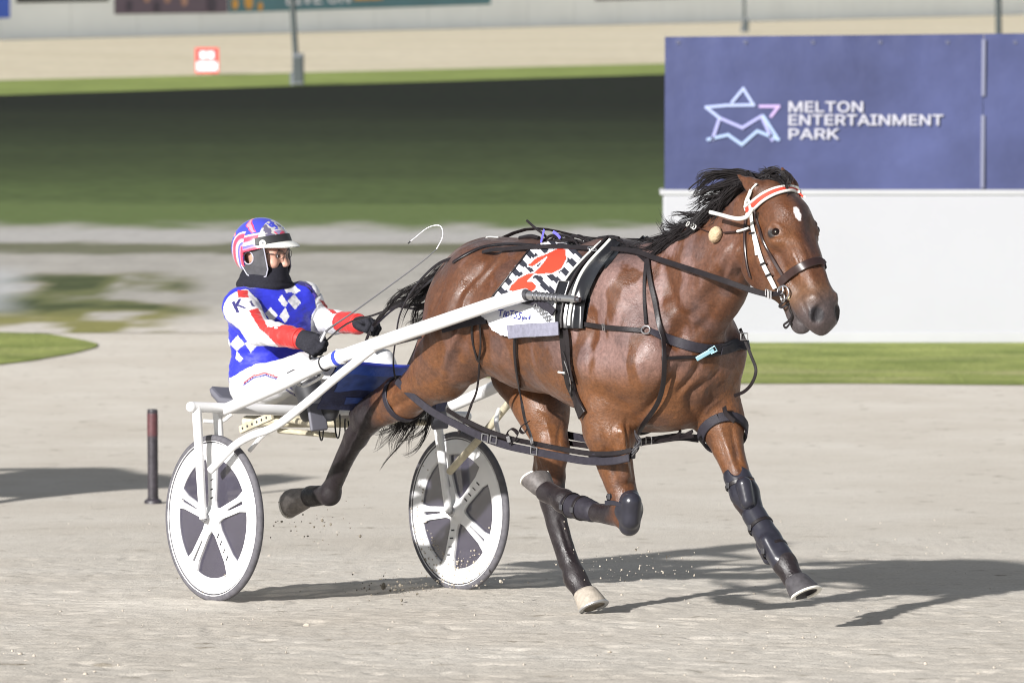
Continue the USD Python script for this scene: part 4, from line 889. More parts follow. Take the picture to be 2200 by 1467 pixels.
# shafts
sh = [P_(470, 886, -.56), P_(590, 832, -.54), P_(700, 779, -.50), P_(820, 735, -.455), P_(960, 687, -.40), P_(1060, 653, -.365), P_(1100, 641, -.352), P_(1130, 633, -.345)]
put('shaft', tube(sh, [.024, .0275, .0275, .0275, .0275, .027, .0265, .0255], 20, n=8), 'cart_white', cart)
shf = [far(p) for p in sh]; put('shaft', tube(shf, [.024, .0275, .0275, .0275, .0275, .027, .0265, .0255], 20, n=8), 'cart_white', cart)
st = [P_(453, 1010, -.70), P_(478, 983, -.69), P_(505, 956, -.67), P_(540, 936, -.65), P_(591, 916, -.62), P_(650, 872, -.57), P_(720, 813, -.51), P_(806, 745, -.462)]
put('strut', tube(st, [.0165, .0165, .0165, .0165, .0165, .0175, .018, .018], 14, n=6), 'cart_white', cart)
put('strut', tube([P_(966, 1013, .56), P_(1045, 925, .54), P_(1100, 858, .50), P_(1180, 770, .46)], [.0165] * 4, 12, n=4), 'cart_dirty_shaded', cart)  # beige of the far strut holds its shade as well as dirt
put('brace', tube([P_(536, 968, -.58), P_(565, 935, -.56), P_(600, 912, -.54)], .009, 10, n=4), 'cart_white', cart)
put('brace', tube([P_(1073, 940, .40), P_(1066, 905, .42), P_(1072, 880, .5)], .010, 10, n=4), 'cart_white', cart)
put('brace', tube([P_(437, 904, -.57), P_(475, 905, -.50), P_(497, 890, -.46)], .008, 10, n=4), 'cart_white', cart)
put('clamp', tube([P_(716, 773, -.495), P_(737, 765, -.487)], .0315, 18), 'cart_white', cart)
put('clamp_bolt', tube([P_(726, 768, -.495), P_(727, 750, -.495)], [.014, .011], 12), 'cart_white', cart)
put('tape', tube([P_(724, 770, -.492), P_(731, 767, -.49)], .0325, 18), 'tape_blue', cart)
put('rubber_ring', torus(P_(697, 781, -.50), sh[3] - sh[1], .029, .0045, 8, 26), 'black_rubber', cart)
lp = [P_(645, 823, -.43), P_(686, 800, -.43), P_(690, 810, -.43), P_(655, 829, -.43), P_(645, 823, -.43)]
put('rein_loop', tube(lp, .0062, 10, n=5), 'cart_white', cart); put('loop_bolt', ball(P_(643, 824, -.44), .012, 2), 'steel', cart)
# shaft tips: steel couplings
for f in (lambda p: p, far):
    tip = [f(P_(1126, 634, -.346)), f(P_(1150, 636, -.338)), f(P_(1200, 640, -.322)), f(P_(1238, 643, -.31))]
    t = put('shaft_coupling', tube(tip, [.019, .0155, .0145, .013], 14, n=4), 'steel', cart)
    for k in range(7):
        q = tip[1] * (1 - k / 6) + tip[2] * (k / 6); put('thread', torus(q, tip[2] - tip[1], .0160, .0022, 6, 16), 'dark_steel', t)
    put('collar', tube([tip[0] * .98 + tip[1] * .02, tip[0] * .6 + tip[1] * .4], [.024, .022], 16), 'dark_steel', t)
# seat and foot gear
def bar(p, q, r, m_, name, **k): return put(name, tube([p, q], r, 12), m_, cart, **k)
s0 = P_(556, 866, 0); seat_x = FW
sm = rbox((.30, .33, .045), .02); v = np.asarray(sm.vertices); sm = trimesh.Trimesh(v, sm.faces, process=False).subdivide().subdivide(); v = np.asarray(sm.vertices)
v = v + np.array([0, 0, 1.0]) * ((np.clip(-v[:, :1] - .08, 0, 1) * .7) + (np.abs(v[:, 1:2]) / .2) ** 3 * .025); 
put('seat', orient(trimesh.Trimesh(v, sm.faces, process=False), s0, FW, LF, UP), 'seat_grey', cart, smooth=45)
for s in (-.10, .10): bar(W(*loc(P_(520, 866, 0))) + LF * s, W(*loc(P_(640, 878, 0))) + LF * s, .013, 'cart_dirty_shaded', 'seat_bracket')
r0, r1 = P_(517, 923, -.16), P_(585, 893, -.16)
rail = put('seat_rail', orient(rbox((np.linalg.norm(r1 - r0), .018, .034), .004), (r0 + r1) / 2, (r1 - r0) / np.linalg.norm(r1 - r0), LF, np.cross((r1 - r0) / np.linalg.norm(r1 - r0), LF)), 'cart_dirty_shaded', cart)
for k in range(6):
    q = r0 + (r1 - r0) * (.12 + .15 * k); put('bolt_hole', lathe([(0, -.011), (.0055, -.011), (.0055, .011), (0, .011)], q, LF, 10), 'ink_black', rail)
bar(P_(530, 905, 0), P_(800, 905, 0), .026, 'cart_dirty_shaded', 'centre_beam'); bar(P_(600, 925, -.05), P_(720, 935, -.05), .012, 'cart_dirty_shaded', 'foot_bar')
for lat in (-.29, .29): 
    q0 = P_(640, 905, lat) if lat < 0 else far(P_(640, 905, -.29)); bar(W(*loc(P_(610, 900, 0))), q0 + FW * .12, .014, 'cart_dirty_shaded', 'foot_rest_arm')
    c0 = q0 + FW * .12 + UP * .01; pad = rbox((.018, .085, .115), .008); put('foot_rest', orient(pad, c0 + UP * .02 + FW * .02, (FW + UP * .25) / np.linalg.norm(FW + UP * .25), LF, np.cross((FW + UP * .25) / np.linalg.norm(FW + UP * .25), LF)), 'seat_grey', cart)
for cx, cy, r in ((690, 915, .06), (725, 905, .07), (745, 915, .05)):
    put('loose_cord', torus(P_(cx, cy, -.1), LF * .8 + FW * .4, r, .0035, 6, 22, arc=4.2, start=2.6), 'black_rubber', cart)
# blue dirt screen across the front, in two tones
mat('screen_blue', (0.022, 0.07, 0.36), 0.5, vary=(14, .25), bump=(40, .004)); mat('screen_navy', (0.013, 0.017, 0.055), 0.65, vary=(25, .35), bump=(70, .003)); mat('screen_light', (0.030, 0.06, 0.22), 0.5, vary=(20, .4))
def screen(u0, u1, v0, v1, off=0.0, seed=0, nu=26, nv=12, slant=None):
    A0, A1 = P_(735, 777, -.43), P_(1010, 768, .40); B0, B1 = P_(690, 880, -.36), P_(965, 885, .36)
    U_, V_ = np.meshgrid(np.linspace(u0, u1, nu), np.linspace(v0, v1, nv), indexing='ij')
    if slant: V_ = v0 + (V_ - v0) * np.clip(slant[0] + (slant[1] - slant[0]) * (U_ - u0) / (u1 - u0) + .06 * np.sin(U_ * 23), .02, 1)
    P = (A0 * (1 - U_[..., None]) + A1 * U_[..., None]) * (1 - V_[..., None]) + (B0 * (1 - U_[..., None]) + B1 * U_[..., None]) * V_[..., None]
    sag = .05 * np.sin(np.pi * np.clip(U_, 0, 1)) + (meshkit.fbm(np.stack([U_ * 7, V_ * 3, U_ * 0], -1), 3, 5) - .5) * .045
    P = P + FW * (sag - .03 + off)[..., None] - UP * (.03 * np.sin(np.pi * U_) * (1 - V_))[..., None]
    i, j = np.meshgrid(np.arange(nu - 1), np.arange(nv - 1), indexing='ij'); q = np.stack([i * nv + j, i * nv + j + 1, (i + 1) * nv + j + 1, (i + 1) * nv + j], -1).reshape(-1, 4)
    f = np.vstack([q[:, [0, 1, 2]], q[:, [0, 2, 3]]]); V = P.reshape(-1, 3); n = len(V)
    return trimesh.Trimesh(np.vstack([V, V - FW * .003]), np.vstack([f, f[:, ::-1] + n]), process=False)
scr = put('dirt_screen', screen(0, 1, .0, 1), 'screen_navy', cart, smooth=True)
put('top_band', screen(.0, 1, -.02, .22, .006), 'screen_blue', scr, smooth=True); put('upper_panel', screen(.06, 1, .20, .62, .004, slant=(1.0, .25)), 'screen_light', scr, smooth=True); put('window_patch', screen(.16, .32, .72, .90, .004, nu=12, nv=6, slant=(.9, .5)), 'screen_light', scr, smooth=True)
hemm = screen(.0, 1, -.02, .0, .008, nu=26, nv=2); hp_ = np.asarray(hemm.vertices)[:52].reshape(26, 2, 3)[:, 0]; put('hem', tube(hp_, .008, 10), 'tape_blue', scr)
# ------------------------------------------------------------------ the driver
driver = thing('person', 'person in blue and white checked silks and painted helmet, seated on the cart', 'person', W(-.42, 0, .86))
YAW = math.radians(30); FX = np.array([math.cos(YAW), -math.sin(YAW), -.06]); FX /= np.linalg.norm(FX); FL = np.cross(UP, FX); FL /= np.linalg.norm(FL); FU = np.cross(FX, FL)
HC_ = at(568, 543, 0)                                                   # middle of the head
def H(x, l, u): return HC_ + x * FX + l * FL + u * FU
hipR, hipL, kneeR, kneeL, ankR, ankL = at(550, 836, -.10), at(628, 826, .10), at(650, 794, -.20), at(815, 782, .24), at(672, 868, -.235), at(862, 862, .24)
pel, che, neck_b = at(582, 808, 0), at(580, 690, 0), at(582, 610, 0)
shR, elR, wrR = at(513, 655, -.175), at(556, 712, -.235), at(642, 727, -.215)
shL, elL, wrL = at(655, 640, .165), at(683, 688, .22), at(768, 696, .19)
def figure(g, B, legs=True, head=True):
    """the body's masses, g metres thicker (or thinner) than the skin"""
    B.cone(pel - LF * .05, pel + LF * .05, .128 + g, .128 + g, .05); B.cone(pel + UP * .10, che - UP * .05, .112 + g, .122 + g, .08, flat=1.12)
    B.cone(che + LF * -.055 - UP * .02, che + LF * .055 - UP * .02, .112 + g, .112 + g, .08)
    B.cone(shR * .75 + che * .25 + UP * .005, shL * .75 + che * .25 + UP * .005, .062 + g, .062 + g, .08)
    for s, e, w in ((shR, elR, wrR), (shL, elL, wrL)):
        B.cone(s, e, .058 + g, .047 + g, .05); B.cone(e, w, .046 + g, .031 + g, .012)
    if legs:
        for h_, k_, a_ in ((hipR, kneeR, ankR), (hipL, kneeL, ankL)):
            B.cone(h_, k_, .086 + g, .062 + g, .05); B.cone(k_, a_, .056 + g, .036 + g, .015)
    return B
# skin: one body, head and face
SK = figure(-.012, Body())
SK.cone(neck_b, H(-.01, 0, -.06), .052, .055, .04); SK.ball(H(-.005, 0, .015), .098, .03, flat=.84, axis=FL); SK.cone(H(.02, 0, -.01), H(.045, 0, -.085), .074, .042, .04, flat=.88, axis=FL)
SK.cone(H(.092, 0, -.002), H(.112, 0, -.040), .010, .0125, .012); SK.ball(H(.106, -.010, -.045), .007, .006); SK.ball(H(.106, .010, -.045), .007, .006)
SK.cone(H(.078, -.045, .013), H(.090, -.012, .013), .013, .011, .015); SK.cone(H(.078, .045, .013), H(.090, .012, .013), .013, .011, .015)
for s in (-1, 1): SK.ball(H(.096, s * .031, -.006), .012, .010, op='-'); SK.ball(H(.078, s * .046, -.038), .022, .02); SK.cone(H(-.005, s * .080, .0), H(-.008, s * .080, -.03), .014, .010, .012, flat=.6, axis=FL)
SK.cone(H(.094, -.018, -.066), H(.094, .018, -.066), .0075, .0075, .008); SK.cone(H(.093, -.016, -.078), H(.093, .016, -.078), .008, .008, .008)
skin_mesh = SK.mesh(.0055)
mat('skin', (0.42, 0.235, 0.175), 0.5, vary=(40, .10), bump=(300, .0004)); put('body', skin_mesh, 'skin', driver, smooth=True)
mat('eye_white', (.6, .58, .56), .2)
for s in (-1, 1):
    e = put('eye', ball(H(.082, s * .031, -.004), .0115, 2), 'eye_white', driver, smooth=True); put('iris', ball(H(.0895, s * .030, -.004), .0062, 2), 'eye_black', e, smooth=True)
    put('eyebrow', tube([H(.083, s * .050, .016), H(.094, s * .033, .021), H(.098, s * .014, .016)], [.002, .0045, .0025], 8, n=4), 'hair_black', driver)
# trousers
TR = Body()
TR.cone(pel - LF * .055 - UP * .02, pel + LF * .055 - UP * .02, .132, .132, .05)
for h_, k_, a_ in ((hipR, kneeR, ankR), (hipL, kneeL, ankL)):
    TR.cone(h_, k_, .096, .070, .05); TR.cone(k_, a_ * .75 + k_ * .25, .066, .052, .015)
trm = TR.mesh(.006); tv = np.asarray(trm.vertices); tn = np.asarray(trm.vertex_normals)
tv = tv + tn * ((meshkit.fbm(loc(tv) * np.array([16, 22, 30]), 3, 2) - .5) * .012)[:, None]
tc = np.tile(np.array([.56, .56, .57]), (len(tv), 1)); tp = proj(tv); facing = ((CAM - tv) * tn).sum(1) > 0
def stripe(c, P, pts, w, colr, ok=None):
    d = seg_d(np.column_stack([P, np.zeros(len(P))]), [np.array([*p, 0.]) for p in pts]); k = (d < w) & (True if ok is None else ok); c[k] = colr; return c
for off, cc in ((0, (.30, .05, .05)), (4.5, (.04, .05, .22))):
    stripe(tc, tp, [(524, 822 + off), (545, 807 + off), (570, 801 + off), (595, 810 + off)], 1.6, cc, facing)
for off in (0, 9): stripe(tc, tp, [(600 + off, 824 - off * .4), (622 + off, 842 - off * .4), (640 + off, 852 - off * .4)], 1.8, (.05, .05, .16), facing)
tinted('cloth_white', .8, spec=.2, grain=.05, gscale=300, bump=(600, .0006))
put('trousers', trimesh.Trimesh(tv, trm.faces, process=False), 'cloth_white', driver, col=tc)
mat('pad_grey', (.045, .045, .05), .75, bump=(200, .001), vary=(30, .3)); mat('boot_black', (.022, .022, .025), .5, vary=(30, .3))
kb = Body(); kb.cone(kneeR + FW * .012 - UP * .012, kneeR + FW * .012 - UP * .012, .067, .067, .03); kb.cone(kneeR - UP * .02, kneeR * .5 + ankR * .5, .068, .060, .02); put('knee_guard', kb.mesh(.007), 'pad_grey', driver, smooth=True)
for a_, k_ in ((ankR, kneeR), (ankL, kneeL)):
    bt = Body(); bt.cone(k_ * .42 + a_ * .58, a_, .060, .050, .02); toe = a_ + FW * .13 + UP * .01; bt.cone(a_ - UP * .03 - FW * .02, toe - UP * .02, .046, .036, .03); bt.cone(a_ - UP * .05 - FW * .04, toe - UP * .045, .03, .026, .01)
    b = put('boot', bt.mesh(.006), 'boot_black', driver, smooth=True)
# racing silks
JK = figure(.0, Body(), legs=False, head=False)
JK.pr = [(p, q, r1 + .012, r2 + .012, k, fl, ax, op) for p, q, r1, r2, k, fl, ax, op in JK.pr]
JK.cone(che + UP * .10, neck_b - UP * .035, .085, .060, .04)
cut = Body()
jkm = JK.mesh(.0042); jv = np.asarray(jkm.vertices); jn = np.asarray(jkm.vertex_normals); jl = loc(jv)
dR, pR = seg_d(jv, [shR, elR, wrR], True); dL, pL = seg_d(jv, [shL, elL, wrL], True); dT = seg_d(jv, [pel, che, neck_b])
armR = (dR < .078) & (dR - .062 < dT - .135); armL = (dL < .078) & (dL - .062 < dT - .135)
fold = (meshkit.fbm(jl * np.array([13, 13, 26]), 4, 6) - .5) * .020 + np.sin(jl[:, 2] * 85 + 5 * meshkit.noise(jl * 6, 3) * 2) * .0022 * np.exp(-((jl[:, 2] - .98) / .07) ** 2)
fold = np.where(armR | armL, (meshkit.fbm(np.stack([np.where(armR, pR, pL) * 9, jl[:, 2] * 20, jl[:, 1] * 14], -1), 3, 9) - .5) * .016, fold)
jv2 = jv + jn * fold[:, None]
jp = proj(jv2); jf = ((CAM - jv2) * jn).sum(1) > 0
BLUE, WHITE, RED, NAVY = np.array([.020, .026, .40]), np.array([.56, .56, .58]), np.array([.46, .028, .026]), np.array([.025, .022, .11])
jc = np.tile(BLUE, (len(jv2), 1)); jc[armR & (pR > .02)] = WHITE; jc[armL & (pL > -.1)] = WHITE
def z3(pts): return Polygon([(440 + x / 3.493, 430 + y / 3.493) for x, y in pts])
def paint(pg, c, ok): k = contains_xy(pg, jp[:, 0], jp[:, 1]) & jf & ok; jc[k] = c
tor = ~(armR | armL)
for pts in ([(548, 745), (580, 712), (622, 770), (605, 805), (585, 790)], [(622, 757), (672, 706), (722, 770), (675, 822)], [(452, 850), (497, 804), (547, 862), (502, 917)], [(558, 872), (605, 806), (637, 872), (605, 922)],
            [(596, 665), (655, 622), (718, 682), (672, 706), (650, 690), (612, 695)], [(188, 1080), (245, 1015), (302, 1077), (240, 1132)], [(300, 1077), (350, 1028), (407, 1080), (345, 1142)], [(230, 1188), (240, 1130), (287, 1192), (262, 1214)], [(143, 960), (160, 975), (192, 1085), (185, 1150)]):
    paint(z3(pts), WHITE, tor)
for pts in ([(560, 690), (600, 690), (580, 712), (548, 745)],): pass
paint(z3([(243, 675), (322, 675), (328, 730), (250, 732)]), RED, armR | tor)
paint(z3([(330, 828), (400, 808), (470, 950), (690, 940), (690, 1100), (560, 1108), (455, 1000), (410, 965)]), RED, armR)
jc[armR & (pR > 1.62)] = RED; jc[armL & (pL > 1.62)] = RED
paint(z3([(855, 745), (890, 755), (1000, 850), (960, 855), (900, 800)]), RED * .8, armL); paint(z3([(625, 550), (720, 580), (800, 640), (850, 720), (810, 700), (760, 650), (700, 632), (640, 600)]), NAVY, tor | armL)
for pts in ([(745, 620), (790, 650), (800, 700), (760, 680)], [(760, 730), (800, 690), (850, 720), (820, 750)]): paint(z3(pts), np.array([.09, .05, .35]), armL)
# the letters on the sleeve
for pts in ([(200, 768), (222, 755), (262, 838), (240, 848)], [(225, 790), (255, 738), (275, 742), (246, 800)], [(232, 790), (248, 780), (312, 808), (300, 815)], [(335, 760), (350, 752), (372, 795), (355, 798)], [(345, 770), (380, 792), (372, 800)]):
    paint(z3(pts), NAVY, armR | tor)
for pts in ([(487, 938), (510, 932), (514, 942), (500, 955), (488, 950)], [(522, 950), (548, 952), (546, 964), (524, 962)]): paint(z3(pts), WHITE, armR)
# soften colour edges very slightly over the weave
tinted('silk', .55, spec=.35, sheen=.15, grain=.06, gscale=250, bump=(500, .0005))
keep = ~((seg_d(jv, [H(-.02, 0, -.03), H(0, 0, .1)]) < .075))
put('jacket', trimesh.Trimesh(jv2, jkm.faces, process=False), 'silk', driver, col=jc)
for w_, e_ in ((wrR, elR), (wrL, elL)):
    d = (w_ - e_) / np.linalg.norm(w_ - e_); put('cuff', torus(w_ + d * .004, d, .0405, .0055, 8, 28), 'sleeve_red' if 'sleeve_red' in M else (mat('sleeve_red', tuple(RED), .7) or 'sleeve_red'), driver, smooth=True)
# gloves, with fingers closed on the reins
mat('knit_black', (.020, .020, .026), .9, vary=(160, .35), bump=(420, .0012), spec=.2)
def glove(wr, dirv, back, s=1.0, thumb=1):
    d = dirv / np.linalg.norm(dirv); b = back - d * (back @ d); b /= np.linalg.norm(b); t = np.cross(d, b) * thumb                    # t: towards the thumb
    G = Body(); o = wr - d * .005
    L_ = lambda x, y, z: o + d * x * s + t * y * s + b * z * s
    G.cone(L_(-.035, 0, 0), L_(.03, 0, 0), .036 * s, .034 * s, .02, flat=.85, axis=b)
    G.cone(L_(.02, .006, 0), L_(.080, .022, .002), .030 * s, .021 * s, .02, flat=.75, axis=b); G.cone(L_(.02, -.006, 0), L_(.074, -.024, .000), .030 * s, .020 * s, .02, flat=.75, axis=b)
    for i, (y, ln, r) in enumerate(((.031, .92, .0115), (.0105, 1.0, .012), (-.0105, .95, .0115), (-.030, .78, .0105))):
        k = L_(.088 - .004 * abs(i - 1), y, .006); p1 = k + (d * .030 - b * .026) * ln * s; p2 = p1 + (-d * .012 - b * .026) * ln * s; p3 = p2 + (-d * .024 + b * .008) * ln * s
        G.chain([L_(.070, y * .95, .003), k, p1, p2, p3], [r * 1.05 * s, r * 1.12 * s, r * s, r * .95 * s, r * .85 * s], .010)
    q = L_(.030, .032, -.012); G.chain([L_(.015, .018, -.006), q, L_(.070, .047, -.030), L_(.098, .036, -.040)], [.018 * s, .0155 * s, .0135 * s, .011 * s], .012)
    return G.mesh(.0032), L_
gR, LR = glove(wrR + (wrR - elR) / np.linalg.norm(wrR - elR) * .025, FW * .8 - LF * .05 - UP * .15, -LF * .75 + UP * .55, 1.02, -1)
gL, LL = glove(wrL + (wrL - elL) / np.linalg.norm(wrL - elL) * .022, FW * .85 + LF * .02 + UP * .10, LF * .35 + UP * .9, 1.02, 1)
put('glove', gR, 'knit_black', driver, smooth=True); put('glove', gL, 'knit_black', driver, smooth=True)
gripR, gripL = LR(.088, .0, -.030), LL(.088, .0, -.030)
# neck warmer pulled up over nose and mouth
NW = Body(); NW.cone(H(.012, 0, -.082), H(.02, 0, -.058), .086, .084, .03, flat=.90, axis=FL); NW.cone(H(.058, 0, -.068), H(.062, 0, -.094), .046, .040, .03, flat=1.1, axis=FL)
NW.cone(H(-.005, 0, -.125), H(-.01, 0, -.150), .090, .104, .04); NW.cone(H(.04, -.02, -.145), H(.045, .03, -.170), .085, .088, .04)
NW.cone(H(.07, -.12, -.0195), H(.07, .12, -.0195), .020, .020, .012, op='-'); NW.cone(H(.115, -.1, -.006), H(.115, .1, -.006), .028, .028, .01, op='-'); NW.cone(H(.03, -.1, .012), H(.03, .1, .012), .040, .040, .01, op='-')
nwm = NW.mesh(.0045); nv = np.asarray(nwm.vertices); nq = nv - HC_; nn_ = np.asarray(nwm.vertex_normals)
nv = nv + nn_ * ((np.sin((nq @ FU) * 150 + 6 * meshkit.noise(nq * 12, 3)) * .0028 + (meshkit.fbm(nq * 20, 3, 2) - .5) * .008) * sstep(-.09, -.125, nq @ FU))[:, None]
mat('gaiter', (.012, .012, .018), .9, vary=(120, .3), bump=(350, .001), spec=.25); put('neck_warmer', trimesh.Trimesh(nv, nwm.faces, process=False), 'gaiter', driver, smooth=True)
# helmet
HO = H(-.016, 0, .020)
def hel(R, thick):
    """shell: an egg-shaped dome with the face opening cut away"""
    m = trimesh.creation.icosphere(6, 1.0); v = np.asarray(m.vertices); x, l, u = v[:, 0], v[:, 1], v[:, 2]
    P = np.stack([x * (R * 1.06), l * (R * .93), u * (R * 1.02)], 1)
    keepv = (P[:, 2] > -.012 + np.clip(P[:, 0] - .0, -.3, .3) * .30) | ((P[:, 0] < -.018 + .0 * P[:, 2]) & (P[:, 2] > -.098 + .1 * np.clip(-P[:, 0], 0, .1)))
    f = m.faces[keepv[m.faces].all(1)]
    return P, f
P0, f0 = hel(.128, 0)
outer = HO + P0[:, :1] * FX + P0[:, 1:2] * FL + P0[:, 2:] * FU; Pi = P0 * .93; inner = HO + Pi[:, :1] * FX + Pi[:, 1:2] * FL + Pi[:, 2:] * FU
e_all = np.vstack([f0[:, [0, 1]], f0[:, [1, 2]], f0[:, [2, 0]]]); key = np.sort(e_all, 1); _, ix, ct = np.unique(key, axis=0, return_index=True, return_counts=True); be = e_all[ix[ct == 1]]
nV = len(outer); wallf = np.vstack([np.stack([be[:, 1], be[:, 0], be[:, 0] + nV], 1), np.stack([be[:, 1], be[:, 0] + nV, be[:, 1] + nV], 1)])
hm = trimesh.Trimesh(np.vstack([outer, inner]), np.vstack([f0, f0[:, ::-1] + nV, wallf]), process=False)
PP = np.vstack([P0, Pi]); hc_ = np.tile(np.array([.045, .055, .42]), (len(PP), 1))
# painted bands that follow the edge of the shell, flashes and a mottled top
edge = np.where(PP[:, 0] > -.02, PP[:, 2] - (-.012 + PP[:, 0] * .30), np.hypot(np.maximum(-.02 - PP[:, 0], 0), np.maximum(PP[:, 2] + .0, 0) * 1.0))
w_ = (meshkit.fbm(PP * 26, 3, 4) - .5) * .006; e2 = edge + w_
RH, WH, PK = np.array([.52, .05, .10]), np.array([.56, .55, .60]), np.array([.50, .22, .30])
for a, b, c in ((-.01, .012, RH), (.012, .017, PK), (.017, .028, np.array([.12, .11, .46])), (.028, .040, WH), (.040, .045, PK), (.045, .064, RH), (.064, .069, PK), (.069, .074, WH)): hc_[(e2 >= a) & (e2 < b)] = c
sw = np.sin(PP[:, 0] * 42 + PP[:, 2] * 60 + 5 * meshkit.fbm(PP * 14, 3, 8)); hc_[(e2 > .08) & (sw > .72)] = RH; hc_[(e2 > .08) & (sw > .90)] = PK
fl = meshkit.fbm(PP * 30, 3, 12); hc_[(e2 > .074) & (fl > .70) & (PP[:, 0] < .02)] = WH; top = (PP[:, 0] > .045) & (PP[:, 2] > .055); hc_[top & (fl > .46)] = np.array([.40, .39, .38]); hc_[top & (fl > .60)] = np.array([.10, .09, .14]); hc_[top & (fl < .34)] = np.array([.24, .20, .34])
tinted('helmet_paint', .22, spec=.5, coat=.6); hel_p = put('helmet', hm, 'helmet_paint', driver, col=hc_)
def dome(az, elv, k=1.0):
    c, s = np.cos(az), np.sin(az); v = np.stack([np.cos(elv) * c * .128 * 1.06, np.cos(elv) * s * .128 * .93, np.sin(elv) * .128 * 1.02], -1) * k
    return HO + v[..., :1] * FX + v[..., 1:2] * FL + v[..., 2:] * FU
az = np.linspace(-1.28, 1.28, 34); hb_ = dome(az, .45 - .26 * (1 - np.cos(az)), 1.012); put('helmet_band', strap(hb_, (hb_ - HO), .034, .006, n=0), 'black_rubber', hel_p)
rows = []
for t in np.linspace(0, 1, 8):
    rows.append(dome(az * (1 - .05 * t), (.32 - .27 * (1 - np.cos(az))) - .0 * t, 1.015) + (FX * .052 - FU * .004 - FU * .014 * t)[None] * t * (np.cos(az * 1.18)[:, None].clip(0, 1)))
V = np.vstack(rows); k = len(az); i, j = np.meshgrid(np.arange(7), np.arange(k - 1), indexing='ij'); q = np.stack([i * k + j, i * k + j + 1, (i + 1) * k + j + 1, (i + 1) * k + j], -1).reshape(-1, 4); f = np.vstack([q[:, [0, 1, 2]], q[:, [0, 2, 3]]])
mat('visor_white', (.60, .60, .57), .35); put('visor', trimesh.Trimesh(np.vstack([V, V - FU * .004]), np.vstack([f, f[:, ::-1] + len(V)]), process=False), 'visor_white', hel_p, smooth=True)
for s in (-1, 1):
    p = dome(np.array(s * 1.02), np.array(.235), 1.03); nrm = (p - HO) / np.linalg.norm(p - HO); b = put('visor_button', lathe([(0, 0), (.0145, 0), (.0150, .003), (.012, .0055), (0, .006)], p, nrm, 20), 'visor_white', hel_p); put('button_centre', lathe([(0, .0058), (.004, .0058), (.004, .0075), (0, .0075)], p, nrm, 12), 'steel', b)
    # ear guard: a leather flap with a round hole
    pg = Polygon([(-.070, .012), (-.062, -.062), (-.030, -.098), (.005, -.112), (.055, -.098), (.062, -.070), (.044, .012), (.030, .036), (-.02, .018)]).buffer(.006).difference(Point(-.026, -.030).buffer(.027))
    m = trimesh.creation.extrude_polygon(pg, .005, engine='earcut').subdivide().subdivide(); v = np.asarray(m.vertices); cur = .098 + v[:, 2] - 2.6 * v[:, 0] ** 2 - 1.4 * np.clip(-v[:, 1] - .03, 0, 1) ** 2
    base = HC_ + FX * .012 + FU * .012
    m = trimesh.Trimesh(base + v[:, :1] * FX + (s * cur)[:, None] * FL + v[:, 1:2] * FU, m.faces if s > 0 else m.faces[:, ::-1], process=False); eg = put('ear_guard', m, 'pad_grey', hel_p)
    ex = np.array(pg.exterior.coords)[::2]; cu = .1045 - 2.6 * ex[:, 0] ** 2 - 1.4 * np.clip(-ex[:, 1] - .03, 0, 1) ** 2; put('piping', tube(base + ex[:, :1] * FX + (s * cu)[:, None] * FL + ex[:, 1:2] * FU, .0026, 6), 'banner_white', eg)
    ex = np.array(pg.interiors[0].coords)[::3]; cu = .1045 - 2.6 * ex[:, 0] ** 2 - 1.4 * np.clip(-ex[:, 1] - .03, 0, 1) ** 2; put('piping', tube(base + ex[:, :1] * FX + (s * cu)[:, None] * FL + ex[:, 1:2] * FU, .0026, 6), 'banner_white', eg)
# clear glasses
M['lens'] = usdkit.material(stage, '/World/Looks/lens', {'t': ('transparent_bsdf', {'color': (.93, .94, .95)}), 'g': ('glossy_bsdf', {'roughness': .03}), 'fr': ('fresnel', {'IOR': 1.5}), 'm': ('mix_closure', {})}, [('fr.fac', 'm.fac'), ('t.BSDF', 'm.closure1'), ('g.BSDF', 'm.closure2')], surface='m.closure')
gl = None
for s in (-1, 1):
    an = np.linspace(0, 2 * np.pi, 22, endpoint=False); lx = np.stack([.105 - .10 * (np.abs(.033 * s + .026 * np.cos(an)) ** 1.6) * 3.2, s * .033 + .027 * np.cos(an), .002 + .019 * np.sin(an)], 1); ring = HC_ + lx[:, :1] * FX + lx[:, 1:2] * FL + lx[:, 2:] * FU
    if gl is None: gl = put('glasses', tube([H(.108, -.008, .006), H(.112, 0, .008), H(.108, .008, .006)], .0022, 8), 'dark_steel', driver)
    put('rim', tube(np.vstack([ring, ring[:1]]), .0013, 6, cap=False), 'dark_steel', gl); cen = ring.mean(0) + FX * .003
    put('lens', trimesh.Trimesh(np.vstack([ring, cen]), np.array([[i, (i + 1) % 22, 22] for i in range(22)]), process=False), 'lens', gl, smooth=True); put('temple', tube([H(.088, s * .061, .006), H(.05, s * .086, .006), H(-.02, s * .092, .004)], .0018, 6), 'dark_steel', gl)
# whip
whip = thing('whip', 'long thin driving whip held upright in the right hand, its lash curling over', 'whip', gripR)
mat('whip_grey', (.10, .10, .11), .5)
wp = [gripR - FW * .03, at(700, 712, -.2), at(760, 670, -.19), at(850, 605, -.17), at(910, 560, -.15), at(938, 535, -.14)]
put('stock', tube(wp, [.0055, .0048, .0032, .0026, .0022, .0020], 8, n=6), 'whip_grey', whip)
put('lash', tube([at(938, 535, -.14), at(950, 512, -.14), at(950, 492, -.14), at(940, 484, -.14), at(918, 490, -.14), at(895, 508, -.14), at(880, 520, -.14)], [.0022, .0022, .0020, .0020, .0018, .0016, .0015], 8, n=6), 'sign_white', whip); put('tip', tube([at(882, 518, -.14), at(877, 523, -.14)], .0028, 8), 'ink_black', whip)
mat('grip_white', (.5, .5, .52), .6); put('grip', tube([gripR + FW * .0, at(700, 712, -.2)], [.0075, .0062], 10), 'grip_white', whip)
